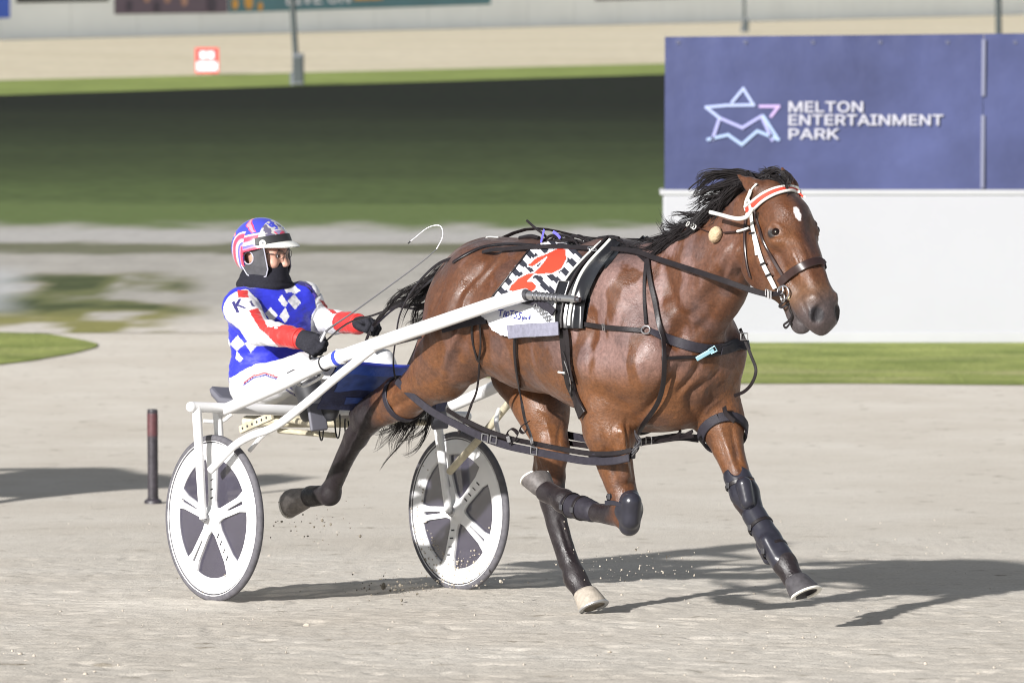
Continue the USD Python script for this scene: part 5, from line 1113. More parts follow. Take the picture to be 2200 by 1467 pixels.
# ------------------------------------------------------------------ harness: every strap is laid on the horse's skin
mat('leather', (.012, .0095, .0105), .40, spec=.35, vary=(30, .3), bump=(140, .0006)); mat('leather_brown', (.024, .012, .011), .32, spec=.5, vary=(30, .3))
mat('webbing', (.020, .018, .025), .6, spec=.3, vary=(60, .25), bump=(260, .0008)); mat('elastic_grey', (.17, .17, .22), .7, vary=(50, .2), bump=(200, .001))
mat('strap_white', (.55, .55, .52), .5, vary=(30, .06)); mat('strap_red', (.50, .05, .03), .5); mat('wool', (.40, .30, .19), .95, vary=(60, .3), bump=(90, .006)); mat('bit_pale', (.50, .42, .27), .5); mat('clip_blue', (.30, .52, .60), .45)
mat('plastic_black', (.010, .010, .012), .22, spec=.5); mat('ribbon_blue', (.10, .09, .45), .5); mat('boot_blue', (.019, .019, .027), .30, spec=.45, vary=(25, .25))
def loop(c, u, v, off=.008, k=30, a0=0., a1=2 * np.pi, R=.55):
    """a band around a limb, the head or the trunk in the plane of u and v, pulled in from outside"""
    u = u / np.linalg.norm(u); v = v - u * (v @ u); v = v / np.linalg.norm(v); a = np.linspace(a0, a1, k); D = np.cos(a)[:, None] * u + np.sin(a)[:, None] * v
    lo_, hi_ = np.zeros(k), np.full(k, R)
    r = np.zeros(k); d0 = HB.eval(c + D * 0)
    for t in np.linspace(.01, R, 60):
        ins = HB.eval(c + D * t) < 0; r = np.where(ins & (t - r < R / 59 * 2.2), t, r)
    for _ in range(3): r = r - HB.eval(c + D * r[:, None]) * .8
    P = c + D * r[:, None]; n = grad(P); return P + n * off, n
def put_strap(name, Pn, w, mat_, par, th=.005, **k): return put(name, strap(Pn[0], Pn[1], w, th, n=0), mat_, par, **k)
def ring(name, c, nrm, R, r, mat_, par): return put(name, torus(c, nrm, R, r, 8, 26), mat_, par)
def buckle(px, par, w=.026, h_=.020, mat_='steel', rot_=0.):
    P, n = march([px], .012); n = n[0]; x = FW - n * (FW @ n); x /= np.linalg.norm(x); y = np.cross(n, x); c, s = math.cos(rot_), math.sin(rot_); x, y = c * x + s * y, c * y - s * x
    pts = [P[0] + x * a * w / 2 + y * b * h_ / 2 for a, b in ((-1, -1), (1, -1), (1, 1), (-1, 1), (-1, -1))]; p = put('buckle', tube(pts, .0022, 6), mat_, par); put('tongue', tube([pts[0] * .5 + pts[3] * .5, pts[1] * .5 + pts[2] * .5 + n * .002], .0016, 6), mat_, p); return p

# --- number cloth
cloth_t = thing('number_cloth', 'black and white checked saddle cloth with a red number on the horse', 'saddle cloth', W(1.45, 0, 1.5))
CP = Polygon([(1138, 540), (1150, 532), (1172, 526), (1200, 521), (1226, 528), (1254, 556), (1238, 578), (1222, 603), (1207, 640), (1210, 700), (1188, 716), (1160, 724), (1112, 724), (1085, 718), (1068, 709), (1051, 687), (1031, 672), (1040, 660), (1063, 637)])
st_ = 1.7; gx, gy = np.arange(1026, 1260, st_), np.arange(516, 730, st_); GX, GY = np.meshgrid(gx, gy, indexing='ij'); PXY = np.stack([GX.ravel(), GY.ravel()], 1)
inside = contains_xy(CP.buffer(1.0), PXY[:, 0], PXY[:, 1]); pts = PXY[inside]
Pc, ncl = march(pts, .0)
hit = np.abs(HB.eval(Pc)) < .004
flap = sstep(650, 715, pts[:, 1]) * .012; wr = (meshkit.fbm(np.column_stack([pts * .035, 0 * pts[:, 0]]), 3, 3) - .5)
Pc = Pc + ncl * (.013 + flap + wr * (.006 + .022 * sstep(660, 715, pts[:, 1])))[:, None]
idm = np.full(len(PXY), -1); idm[np.nonzero(inside)[0]] = np.arange(len(pts)); idm = idm.reshape(GX.shape)
q = np.stack([idm[:-1, :-1], idm[:-1, 1:], idm[1:, 1:], idm[1:, :-1]], -1).reshape(-1, 4); q = q[(q >= 0).all(1)]; q = q[np.linalg.norm(Pc[q[:, 0]] - Pc[q[:, 2]], axis=1) < .03]
fc = np.vstack([q[:, [0, 1, 2]], q[:, [0, 2, 3]]])
s_d = np.array([-.63, .776]); s_t = np.array([.776, .63]); rel = pts - np.array([1138, 540]); sd_, td_ = rel @ s_d, rel @ s_t
jog = np.floor(td_ / 17.0); band_ = np.floor((sd_ + 4.0 * (jog % 2) - td_ * .10) / 12.0)
cc = np.where((band_ % 2 == 0)[:, None], np.array([.020, .021, .030]), np.array([.58, .57, .60]))
low = (pts[:, 1] > 645 + (pts[:, 0] - 1063) * -.02) ; cc[low] = np.array([.56, .57, .60])
def z2(p): return Polygon([(1000 + x / 2.934, 450 + y / 2.934) for x, y in p])
two = z2([(405, 365), (455, 322), (535, 290), (600, 262), (640, 275), (645, 330), (615, 385), (560, 412), (480, 420), (445, 412), (478, 380), (505, 345), (535, 300), (470, 345), (430, 372)]).buffer(.6)
two2 = z2([(445, 416), (400, 420), (345, 450), (300, 490), (288, 518), (370, 530), (440, 520), (462, 492), (430, 465), (395, 470), (420, 445)]).buffer(.6)
for P_g in (two, two2):
    cc[contains_xy(P_g.buffer(2.6), pts[:, 0], pts[:, 1]) & ~low] = np.array([.58, .57, .60])
for P_g in (two, two2): cc[contains_xy(P_g, pts[:, 0], pts[:, 1]) & ~low] = np.array([.60, .045, .022])
tinted('printed_cloth', .75, spec=.25, grain=.06, gscale=260, bump=(420, .0006))
nC = len(Pc); back = Pc - ncl * .003
put('near_side', trimesh.Trimesh(np.vstack([Pc, back]), np.vstack([fc, fc[:, ::-1] + nC]), process=False), 'printed_cloth', cloth_t, col=np.vstack([cc, np.tile([.4, .4, .42], (nC, 1))]))
mir = lambda P: P - 2 * ((P - ORG) @ LF)[:, None] * LF
put('far_side', trimesh.Trimesh(np.vstack([mir(Pc), mir(back)]), np.vstack([fc[:, ::-1], fc + nC]), process=False), 'printed_cloth', cloth_t, col=np.vstack([np.where(np.ones((nC, 1)) > 0, np.array([.5, .5, .52]), cc), np.tile([.4, .4, .42], (nC, 1))]))
edgeP, edgen = skin_line([(1140, 542), (1105, 588), (1066, 636), (1046, 662)], .016); put('piping', tube(edgeP, .0035, 8), 'leather', cloth_t)
# hand-drawn lettering on the apron
LET = {'T': [[(0, 1), (1, 1)], [(.5, 1), (.4, 0)]], 'R': [[(0, 0), (.1, 1), (.7, .95), (.75, .6), (.1, .5)], [(.3, .5), (.8, 0)]], 'O': [[(.5, 1), (.05, .6), (.2, .05), (.7, .1), (.9, .6), (.5, 1)]],
       'S': [[(.85, .9), (.3, 1), (.1, .7), (.8, .4), (.7, .05), (.05, .1)]], 'y': [[(.1, .6), (.4, .1)], [(.8, .6), (.2, -.3)]], 'n': [[(.1, 0), (.15, .6), (.6, .6), (.7, 0)]], 'd': [[(.8, 1), (.75, 0), (.2, .05), (.3, .55), (.75, .5)]]}
mat('ink_blue', (.03, .035, .22), .6)
for ch, x0, y0, wd, hh in (('T', 1077, 680, 11, 13), ('R', 1089, 682, 8, 13), ('O', 1094, 682, 8, 12), ('T', 1102, 683, 10, 14), ('S', 1112, 685, 9, 15), ('S', 1121, 687, 9, 15), ('y', 1130, 687, 6, 10), ('n', 1136, 687, 6, 9), ('d', 1142, 687, 6, 10)):
    for i, stq in enumerate(LET[ch]):
        pp = [(x0 + a * wd, y0 - b * hh) for a, b in stq]; P, n = skin_line(pp, .0275, 3.0)
        i_n = np.array([np.argmin(((pts - q_) ** 2).sum(1)) for q_ in proj(P)]); P = Pc[i_n] + ncl[i_n] * .003 + (P - Pc[i_n]) - ncl[i_n] * ((P - Pc[i_n]) * ncl[i_n]).sum(1, keepdims=True)
        put('lettering', strap(P, ncl[i_n], .0042, .0012, n=0), 'ink_blue', cloth_t)

# --- harness saddle with girth
sad = thing('harness_saddle', 'black padded harness saddle with white piping and a girth round the horse behind the shoulder', 'harness saddle', W(1.7, 0, 1.5))
rearL = [(1300, 528), (1266, 557), (1226, 600), (1205, 637), (1197, 676), (1199, 704)]; frontL = [(1338, 530), (1322, 553), (1297, 586), (1272, 637), (1262, 675), (1258, 706)]
nu, nv = 34, 14; A_ = spline(np.column_stack([rearL, np.zeros(6)]), 8)[:, :2]; B_ = spline(np.column_stack([frontL, np.zeros(6)]), 8)[:, :2]; s0_ = np.linspace(0, 1, len(A_)); su = np.linspace(0, 1, nu)
A_ = np.stack([np.interp(su, s0_, A_[:, k]) for k in (0, 1)], 1); B_ = np.stack([np.interp(su, s0_, B_[:, k]) for k in (0, 1)], 1); tv_ = np.linspace(0, 1, nv)
G_ = (A_[:, None] * (1 - tv_)[None, :, None] + B_[:, None] * tv_[None, :, None]).reshape(-1, 2); Pp, pn = march(G_, .0); prof = .012 + .026 * (np.clip(np.sin(np.pi * (tv_ * .96 + .02)), 0, 1) ** .5) + .006 * np.cos(tv_ * 18)
Po = Pp + pn * np.tile(prof, nu)[:, None]; i, j = np.meshgrid(np.arange(nu - 1), np.arange(nv - 1), indexing='ij'); q = np.stack([i * nv + j, (i + 1) * nv + j, (i + 1) * nv + j + 1, i * nv + j + 1], -1).reshape(-1, 4); f = np.vstack([q[:, [0, 1, 2]], q[:, [0, 2, 3]]])
padm = trimesh.Trimesh(np.vstack([Po, Pp + pn * .002]), np.vstack([f, f[:, ::-1] + len(Po)]), process=False)
put('pad', padm, 'plastic_black', sad, smooth=True)
pm2 = trimesh.Trimesh(mir(np.asarray(padm.vertices)), padm.faces[:, ::-1], process=False); put('pad', pm2, 'plastic_black', sad, smooth=True)
Pg = Po.reshape(nu, nv, 3); Ng = pn.reshape(nu, nv, 3)
for jj, w_ in ((1, .0065), (8, .0085)): put('white_piping', tube(Pg[1:-1, jj] + Ng[1:-1, jj] * .004, w_ * .75, 8), 'strap_white', sad)
put('ridge', tube(Pg[:, 5] + Ng[:, 5] * .003, .006, 8), 'leather', sad)
ring('terret', Pg[7, 5] + Ng[7, 5] * .016, FW * .3 + UP * .8, .017, .003, 'steel', sad)
# tug plate where the shaft couples on
Pt, nt = march([(1222, 633)], .040); pl = rbox((.060, .012, .075), .005); zt = UP - nt[0] * (UP @ nt[0]); zt /= np.linalg.norm(zt); put('tug_plate', orient(pl, Pt[0], np.cross(nt[0], zt), nt[0], zt), 'plastic_black', sad)
tp_ = [Pt[0] + nt[0] * .010 + np.cross(nt[0], zt) * a * .026 + zt * b * .034 for a, b in ((-1, -1), (1, -1), (1, 1), (-1, 1), (-1, -1))]; put('tug_frame', tube(tp_, .0032, 8), 'steel', sad)
put('tug_bolt', tube([at(1205, 641, -.325), at(1246, 644, -.30)], .010, 12), 'dark_steel', sad)
put('tug_strap', strap(*skin_line([(1125, 648), (1160, 654), (1192, 662), (1206, 676)], .045), .030, .006, n=0), 'webbing', sad)
put('tug_chain', join(*[torus(p_, n_, .010, .0028, 6, 14) for p_, n_ in zip(*skin_line([(1172, 664), (1186, 676), (1196, 688)], .05, 7))]), 'steel', sad)
put('side_band', strap(*skin_line([(1112, 711), (1150, 709), (1190, 708), (1216, 706)], .046), .052, .006, n=0), 'elastic_grey', sad)
g_line = skin_line([(1212, 706), (1215, 745), (1221, 790), (1232, 830), (1246, 868), (1256, 890)], .012); put('girth', strap(g_line[0], g_line[1], np.array([.030, .030, .032, .050, .062, .062]), .010, n=0), 'leather', sad)
g2 = skin_line([(1222, 706), (1227, 745), (1231, 780), (1240, 815)], .020); put('girth_strap', strap(g2[0], g2[1], .020, .005, n=0), 'leather', sad)
aG = float(loc(g_line[0][-1])[0]); GLp, GLn = loop(W(aG - .02, 0, 1.15), -UP, LF, .010, 30, -.25, 2.2, .325); put('girth_under', strap(GLp, GLn, .062, .010, n=0), 'leather', sad)
for k in range(3): put('girth_loop', tube([*skin_line([(1218 + 4 * k, 752 + 20 * k), (1228 + 4 * k, 775 + 20 * k), (1236 + 3 * k, 812 + 16 * k), (1230 + 4 * k, 822 + 12 * k)], .024, 8)[0]], .0028, 6), 'steel' if k == 1 else 'leather', sad)
buckle((1221, 757), sad, .022, .034); put('girth_pin', tube(list(skin_line([(1206, 795), (1220, 797)], .018)[0]), .004, 8), 'strap_white', sad)
# gear on top of the back: crupper fittings, buckles, rings and loose ends
TOPZ = lambda px, py, lat=0.0: at(px, py, lat)
for pp, r, m_, nm in (([(1150, 532), (1185, 520), (1225, 516), (1262, 524), (1300, 530)], .0075, 'leather', 'back_strap'), ([(1160, 528), (1180, 508), (1212, 506), (1236, 520)], .006, 'leather', 'back_strap'), ([(1195, 524), (1230, 508), (1262, 518), (1290, 534)], .0055, 'leather', 'back_strap'),
                      ([(1284, 530), (1300, 512), (1318, 510), (1336, 518)], .0055, 'leather', 'back_strap'), ([(1286, 512), (1312, 509), (1330, 512)], .007, 'leather', 'keeper'), ([(1132, 474), (1150, 490), (1166, 502), (1176, 512)], .0052, 'leather', 'loose_end'),
                      ([(1117, 512), (1140, 508), (1158, 512)], .009, 'leather', 'keeper'), ([(1043, 512), (1050, 509), (1070, 510)], .0028, 'strap_white', 'loose_end'), ([(1232, 540), (1250, 522), (1262, 540), (1276, 552)], .0032, 'steel', 'wire_hook'), ([(1246, 528), (1251, 514), (1258, 526)], .0028, 'steel', 'wire_hook'), ([(1200, 512), (1208, 507), (1212, 516)], .003, 'steel', 'wire_hook')):
    put(nm, tube([TOPZ(*p, -.03) for p in pp], r, 8, n=5), m_, sad)
rq = np.random.default_rng(5)
for k in range(13):
    x0 = rq.uniform(1165, 1315); L0 = rq.uniform(30, 75); hh = rq.uniform(6, 22); y0 = 524 + rq.uniform(-3, 12); lt = rq.uniform(-.10, .06)
    put('tangled_strap', tube([TOPZ(x0, y0, lt), TOPZ(x0 + L0 * .3, y0 - hh, lt), TOPZ(x0 + L0 * .7, y0 - hh * rq.uniform(.4, 1), lt - .02), TOPZ(x0 + L0, y0 + rq.uniform(0, 10), lt - .03)], rq.uniform(.0022, .0048), 7, n=6), 'steel' if k % 5 == 4 else 'leather', sad)
for pp in ([(1162, 522), (1166, 506), (1169, 493)], [(1188, 498), (1196, 503), (1204, 512)]): put('ribbon', strap([TOPZ(*p, -.05) for p in pp], -LF + UP * .2, .012, .002, n=4), 'ribbon_blue', sad)
ring('terret', TOPZ(1262, 540, -.08), FW, .020, .003, 'steel', sad); ring('terret', TOPZ(1310, 528, -.05), FW, .018, .003, 'steel', sad)
# --- crupper and rear hangers
crup = thing('crupper', 'thin black crupper strap and hangers over the rump of the horse', 'harness strap', W(1.0, 0, 1.5))
put_strap('back_strap', skin_line([(1150, 530), (1090, 527), (1040, 533), (1000, 550), (975, 566)], .008), .016, 'leather', crup, .004)
put('hanger', strap([at(1020, 545, -.16), at(985, 552, -.20), at(943, 566, -.23), at(904, 601, -.25), at(876, 640, -.26), at(858, 680, -.27), at(850, 730, -.27), at(845, 770, -.265), at(847, 800, -.26), at(852, 818, -.255)], -LF * .8 + UP * .3 - FW * .3, .016, .004, n=5), 'leather', crup)
put_strap('thigh_strap', skin_line([(952, 706), (985, 697), (1024, 689), (1048, 686)], .009), .034, 'webbing', crup)
put_strap('flank_strap', skin_line([(1140, 545), (1108, 592), (1062, 640), (1034, 680), (1018, 692), (1017, 730), (1028, 772)], .009), .010, 'leather', crup, .004); put_strap('flank_strap', skin_line([(1034, 690), (1036, 740), (1030, 775)], .009), .010, 'leather', crup, .004)
put('drop_strap', strap([at(1029, 775, -.24), at(1029, 800, -.22), at(1024, 840, -.18), at(1012, 870, -.17), at(1003, 895, -.17), at(985, 930, -.17)], -LF, .012, .004, n=5), 'leather', crup); put('drop_strap', strap([at(1014, 868, -.17), at(1006, 890, -.165), at(1002, 910, -.16)], -LF, .010, .004, n=5), 'leather', crup)
# --- breast collar
col_t = thing('breast_collar', 'black breast collar strap with light blue clip across the chest and shoulder of the horse', 'harness strap', W(2.2, 0, 1.2))
put_strap('trace', skin_line([(1218, 692), (1250, 696), (1300, 702), (1345, 708), (1380, 712)], .010), .019, 'leather', col_t)
cx = skin_line([(1396, 713), (1430, 727), (1475, 741), (1520, 747), (1560, 744), (1586, 736)], .010); put_strap('chest_band', cx, np.array([.022, .036, .038, .038, .034, .030]), 'webbing', col_t, .007)
aC = float(loc(cx[0][-1])[0]); BLp, BLn = loop(W(2.10, 0, 1.175), FW, LF, .012, 26, .15, 1.75); put_strap('chest_band', (BLp, BLn), .034, 'webbing', col_t, .007)
put_strap('lower_band', skin_line([(1420, 770), (1450, 768), (1500, 765), (1560, 756), (1590, 748)], .009), .013, 'leather', col_t)
rP, rn_ = march([(1388, 712)], .014); ring('ring', rP[0], rn_[0], .016, .0032, 'steel', col_t)
put_strap('neck_strap', skin_line([(1390, 562), (1386, 600), (1385, 650), (1388, 698)], .009), .013, 'leather', col_t); put_strap('neck_strap', skin_line([(1393, 560), (1400, 610), (1412, 665), (1420, 720), (1425, 775), (1422, 830), (1410, 868), (1385, 905), (1366, 930)], .013), .019, 'leather', col_t)
put_strap('wither_strap', skin_line([(1392, 566), (1376, 552), (1362, 543)], .010), .016, 'leather', col_t)
cP, cn = march([(1510, 757)], .018); xx = FW - cn[0] * (FW @ cn[0]) - UP * .16; xx /= np.linalg.norm(xx); clip = put('clip', orient(rbox((.075, .006, .019), .002), cP[0], xx, cn[0], np.cross(xx, cn[0])), 'clip_blue', col_t)
put('clip_frame', tube([cP[0] + xx * a + np.cross(xx, cn[0]) * b + cn[0] * .003 for a, b in ((.02, -.012), (.046, -.013), (.046, .012), (.02, .011))], .0025, 6), 'clip_blue', clip)
for p in ((1228, 693), (1302, 702), (1250, 696)): buckle(p, col_t, .016, .024)
put('loose_strap', strap([at(1590, 706, .10), at(1602, 735, .10), at(1614, 765, .10), at(1624, 795, .10), at(1616, 822, .10), at(1600, 840, .11), at(1578, 850, .12)], -LF * .8 + FW * .3, .013, .004, n=6), 'leather', col_t)
put('buckle', tube([at(1592, 716, .09), at(1606, 716, .09), at(1606, 730, .09), at(1592, 730, .09), at(1592, 716, .09)], .003, 6), 'steel', col_t)
# --- leg hobbles
def hob(name, label): return thing(name, label, 'hobble', W(1.3, 0, .8), 'leg hobbles of the horse')
hR = hob('leg_hobble', 'black leather hobble joining the stretched hind leg to the folded foreleg nearest the viewer')
fa = at(1312, 978, -.155); LPp, LPn = loop(fa, FW + UP * .12, LF, .010, 30, 0, 2 * np.pi, .13); put_strap('leg_loop', (LPp, LPn), .034, 'webbing', hR, .008)
gk = at(862, 838, -.18); ax_ = at(800, 890, -.17) - at(945, 800, -.19); ax_ /= np.linalg.norm(ax_); u_ = UP - ax_ * (UP @ ax_); u_ /= np.linalg.norm(u_); GKp, GKn = loop(gk, u_, np.cross(ax_, u_), .010, 30, 0, 2 * np.pi, .14); put_strap('leg_loop', (GKp, GKn), .030, 'webbing', hR, .007)
side = [at(852, 818, -.265), at(885, 850, -.27), at(930, 885, -.255), at(985, 914, -.245), at(1040, 940, -.24), at(1090, 957, -.24), at(1140, 968, -.245), at(1200, 980, -.25), at(1262, 990, -.255), at(1315, 990, -.255), at(1352, 983, -.235)]
put('side_strap', strap(side, -LF * .9 + UP * .2, .030, .007, n=5), 'webbing', hR); put('side_strap', strap([p + UP * .028 + LF * .012 for p in side[3:]], -LF * .9 + UP * .3, .020, .006, n=5), 'leather', hR)
put('side_strap', strap([at(960, 880, -.20), at(1000, 905, -.20), at(1050, 935, -.205), at(1100, 952, -.21)], -LF, .020, .006, n=5), 'leather', hR)
for p in ((1042, 940, -.25), (1060, 944, -.25), (1147, 968, -.255)): put('buckle', tube([at(p[0] + dx, p[1] + dy, p[2]) for dx, dy in ((-6, -9), (7, -6), (6, 9), (-7, 6), (-6, -9))], .003, 6), 'steel', hR)
put('keeper_loop', strap([at(1094, 950, -.25), at(1090, 930, -.25), at(1100, 921, -.25), at(1111, 930, -.25), at(1107, 945, -.25), at(1096, 953, -.25)], -LF * .4 + UP, .016, .004, n=5), 'leather', hR)
put('keeper_loop', strap([at(1136, 905, -.25), at(1121, 915, -.25), at(1118, 925, -.25), at(1126, 930, -.25), at(1133, 920, -.25)], -LF * .4 + UP, .014, .004, n=5), 'leather', hR)
hg = skin_line([(1112, 700), (1109, 750), (1113, 800), (1118, 835)], .010); put('hanger', strap(np.vstack([hg[0], [at(1120, 860, -.25), at(1128, 902, -.25), at(1140, 935, -.25), at(1147, 966, -.25)]]), -LF * .9 + FW * .1, .015, .005, n=4), 'leather', hR)
ring('ring', at(1142, 946, -.26), LF + FW * .4, .012, .003, 'steel', hR)
for k in range(3): put('hobble_end', tube([at(1358, 980 - 6 * k, -.24), at(1372 + 2 * k, 962 - 8 * k, -.22), at(1366, 940 - 4 * k, -.2), at(1364, 925, -.19)], .0036, 6, n=4), 'dark_steel' if k else 'leather', hR)
hL = hob('leg_hobble', 'black leather hobble whose loop holds the foreleg that reaches out in front')
lf = at(1556, 934, .157); axl = at(1580, 1008, .145) - at(1546, 900, .16); axl /= np.linalg.norm(axl); u2 = FW * .6 - UP * .0 - LF * .5; u2 -= axl * (u2 @ axl); u2 += axl * -.30; LQp, LQn = loop(lf, u2, np.cross(axl, u2), .012, 30, 0, 2 * np.pi, .15); put_strap('leg_loop', (LQp, LQn), .036, 'webbing', hL, .010)
put('side_strap', strap([at(1140, 914, .22), at(1200, 930, .22), at(1270, 944, .22), at(1340, 952, .22), at(1400, 946, .22), at(1460, 938, .22), at(1500, 942, .22)], -LF + UP * .1, .030, .007, n=5), 'webbing', hL)
put('side_strap', strap([at(1150, 934, .2), at(1200, 948, .2), at(1265, 958, .2)], -LF + UP * .1, .022, .006, n=5), 'leather', hL)
for pp in ([(1366, 948), (1390, 944), (1420, 946), (1450, 941), (1490, 936)], [(1440, 940), (1458, 932), (1462, 924)], [(1460, 940), (1480, 930), (1488, 926)]): put('buckle_strap', strap([at(*p, .0) for p in pp], -LF, .014, .005, n=5), 'leather', hL)
for p in ((1394, 946), (1372, 950)): put('buckle', tube([at(p[0] + dx, p[1] + dy, -.02) for dx, dy in ((-6, -7), (6, -7), (6, 7), (-6, 7), (-6, -7))], .003, 6), 'steel', hL)
put('strap_end', strap([at(1556, 874, .10), at(1560, 888, .09), at(1578, 905, .09)], -LF + FW * .5, .018, .005, n=4), 'leather', hL)

# --- bridle
br = thing('bridle', 'bridle of white and dark straps with a red browband on the head of the horse', 'bridle', W(2.8, 0, 1.6))
bb = skin_line([(1607, 452), (1614, 447), (1628, 436), (1645, 424), (1668, 414), (1695, 409), (1712, 412), (1722, 418)], .009, 5); put_strap('browband', bb, .026, 'strap_red', br, .006)
for sgn in (-1, 1):
    t_ = np.gradient(bb[0], axis=0); t_ /= np.linalg.norm(t_, axis=1, keepdims=True); sd2 = np.cross(t_, bb[1]); put('browband_edge', tube(bb[0] + sd2 * sgn * .0145 + bb[1] * .002, .0055, 8), 'strap_white', br)
put('white_rope', tube([at(1617, 447, -.115), at(1606, 464, -.13), at(1590, 470, -.14), at(1572, 468, -.145), at(1550, 462, -.15), at(1526, 456, -.15)], [.0075, .0078, .0078, .0075, .007, .0075], 10, n=6), 'strap_white', br)
put('ear_tie', tube([at(1612, 414, -.09), at(1617, 404, -.09), at(1626, 395, -.085)], .0035, 8, n=4), 'strap_white', br)
ck = skin_line([(1611, 424), (1616, 440), (1619, 470), (1621, 492), (1628, 520), (1640, 560), (1654, 590), (1668, 618)], .010, 6); put_strap('cheek_strap', ck, np.array([.020, .020, .018, .020, .017, .018, .020, .020]), 'strap_white', br, .005)
put_strap('cheek_strap', skin_line([(1625, 512), (1629, 530), (1631, 548)], .014, 5), .014, 'strap_white', br)
for y_, (a, b) in enumerate((((1616, 504), (1627, 502)), ((1639, 569), (1650, 563)), ((1651, 592), (1662, 587)))): put_strap('keeper', skin_line([a, b], .016, 4), .008, 'leather', br, .003)
put_strap('crown_strap', skin_line([(1606, 452), (1605, 438), (1610, 424), (1616, 410)], .009, 5), .016, 'strap_white', br)
put_strap('inner_strap', skin_line([(1624, 450), (1629, 475), (1638, 505), (1650, 535), (1668, 568), (1684, 594)], .008, 6), .013, 'leather_brown', br)
put_strap('throat_strap', skin_line([(1605, 462), (1603, 500), (1604, 540), (1609, 575), (1615, 595)], .009, 6), .012, 'leather_brown', br)
nb = skin_line([(1678, 608), (1690, 596), (1708, 582), (1732, 569), (1752, 562), (1764, 563), (1768, 570)], .010, 5); put_strap('noseband', nb, .030, 'leather_brown', br, .008)
nl = loop(W(2.93, 0, 1.50), -FW * .85 - UP * .5, LF, .009, 20, -.9, 2.3, .2); put_strap('noseband', nl, .026, 'leather_brown', br, .007)
bP, bn = march([(1690, 628)], .014); ring('bit_ring', bP[0], bn[0] + FW * .1, .0245, .0030, 'steel', br); ring('bit_ring', bP[0] + at(1685, 624, -.06) - at(1690, 628, -.06) + bn[0] * .006, bn[0] + UP * .2, .0150, .0026, 'steel', br); ring('bit_ring', bP[0] + at(1688, 640, -.06) - at(1690, 628, -.06), bn[0] - FW * .3, .0150, .0028, 'steel', br)
put('bit', tube([at(1694, 640, -.075), at(1702, 642, -.06), at(1712, 644, -.04)], [.008, .009, .007], 10, n=3), 'bit_pale', br)
fP = mir(bP); ring('bit_ring', fP[0], LF, .0245, .003, 'steel', br)
put('chin_strap', strap([at(1694, 648, -.06), at(1696, 664, -.06), at(1701, 678, -.055), at(1694, 690, -.055), at(1684, 698, -.055), at(1689, 704, -.055), at(1699, 692, -.05)], -LF, .009, .003, n=6), 'leather', br)
put('chin_strap', strap([at(1690, 644, -.07), at(1680, 652, -.07), at(1674, 658, -.07), at(1682, 660, -.07), at(1696, 652, -.06)], -LF, .009, .003, n=6), 'leather', br)
wp_, wn_ = march([(1543, 505)], .016); wb = trimesh.creation.icosphere(4, 1.0); v = np.asarray(wb.vertices); v = v * (1 + .16 * (meshkit.fbm(v * 2.2, 3, 4)[:, None] - .5)); put('wool_ear_plug', trimesh.Trimesh(wp_[0] + v[:, :1] * .031 * (FW * .9 + UP * .25) + v[:, 1:2] * .024 * LF + v[:, 2:] * .030 * UP, wb.faces, process=False), 'wool', br, smooth=True)
put('plug_cord', tube(skin_line([(1558, 501), (1580, 499), (1602, 497), (1618, 494)], .012, 6)[0], .0032, 8), 'leather_brown', br); put('plug_ferrule', tube(skin_line([(1590, 498), (1604, 496), (1614, 493)], .014, 5)[0], .0050, 8), 'strap_white', br)
put('plug_cord', tube(skin_line([(1528, 500), (1512, 494), (1500, 490)], .014, 5)[0], .0020, 8), 'leather_brown', br)
for p in ((1486, 487), (1496, 490), (1500, 492)): q, qn = march([p], .02); ring('cord_ring', q[0], qn[0], .0090, .0022, 'strap_white', br)
# --- reins
rn = thing('reins', 'long black reins from the gloves of the driver to the bit', 'reins', W(1.0, 0, 1.4))
rr = skin_line([(1040, 549), (1080, 545), (1140, 541), (1200, 540), (1260, 541), (1330, 545), (1390, 553), (1440, 566)], .022, 12)
ra = np.vstack([[gripR, at(745, 696, -.10), at(800, 678, -.02), at(832, 666, .02), at(862, 652, .0), at(910, 616, -.05), at(955, 580, -.10), at(1000, 556, -.14)], rr[0][1::3], [at(1490, 581, -.16), at(1550, 601, -.155), at(1610, 622, -.13), at(1650, 632, -.11), bP[0] + bn[0] * .004]])
put('rein', strap(ra, -LF * .75 + UP * .45, np.r_[.009, .012, .014, .018, .018, .018, .018, .020, .021, .022, .022].astype(float), .004, n=6), 'leather', rn)
lb = np.vstack([[gripL, at(832, 664, .12), at(880, 636, .11), at(930, 598, .10), at(985, 566, .08)], [W(1.15, .10, 1.565), W(1.5, .16, 1.545), W(1.9, .20, 1.55), W(2.3, .22, 1.50), W(2.7, .14, 1.44)], fP])
put('rein', strap(lb, LF * .5 + UP * .8, .018, .004, n=6), 'leather', rn)
put('hand_loop', strap([gripL, at(850, 661, .1), at(890, 655, .1), at(925, 653, .1)], -LF + UP * .4, .012, .004, n=5), 'leather', rn); put('hand_loop', strap([at(858, 658, .1), at(900, 664, .1), at(928, 656, .1)], -LF + UP * .4, .011, .004, n=5), 'leather', rn)
put('rein_end', strap([gripL - UP * .02, at(795, 712, .13), at(788, 728, .12), at(783, 745, .12)], -LF, .017, .004, n=5), 'leather', rn); put('rein_end', strap([gripR - UP * .02, at(668, 758, -.2), at(664, 780, -.2)], -LF, .012, .004, n=5), 'leather', rn)
put('rein_buckle', tube([at(1738 - 20, 0, 0)] * 2, .001, 4), 'steel', rn) if False else None
for f_ in ((1645, 630), (1652, 633)): 
    c_ = at(*f_, -.115); put('rein_buckle', tube([c_ + UP * .014, c_ + UP * .014 + FW * .012, c_ - UP * .014 + FW * .012, c_ - UP * .014, c_ + UP * .014], .003, 6), 'steel', rn)
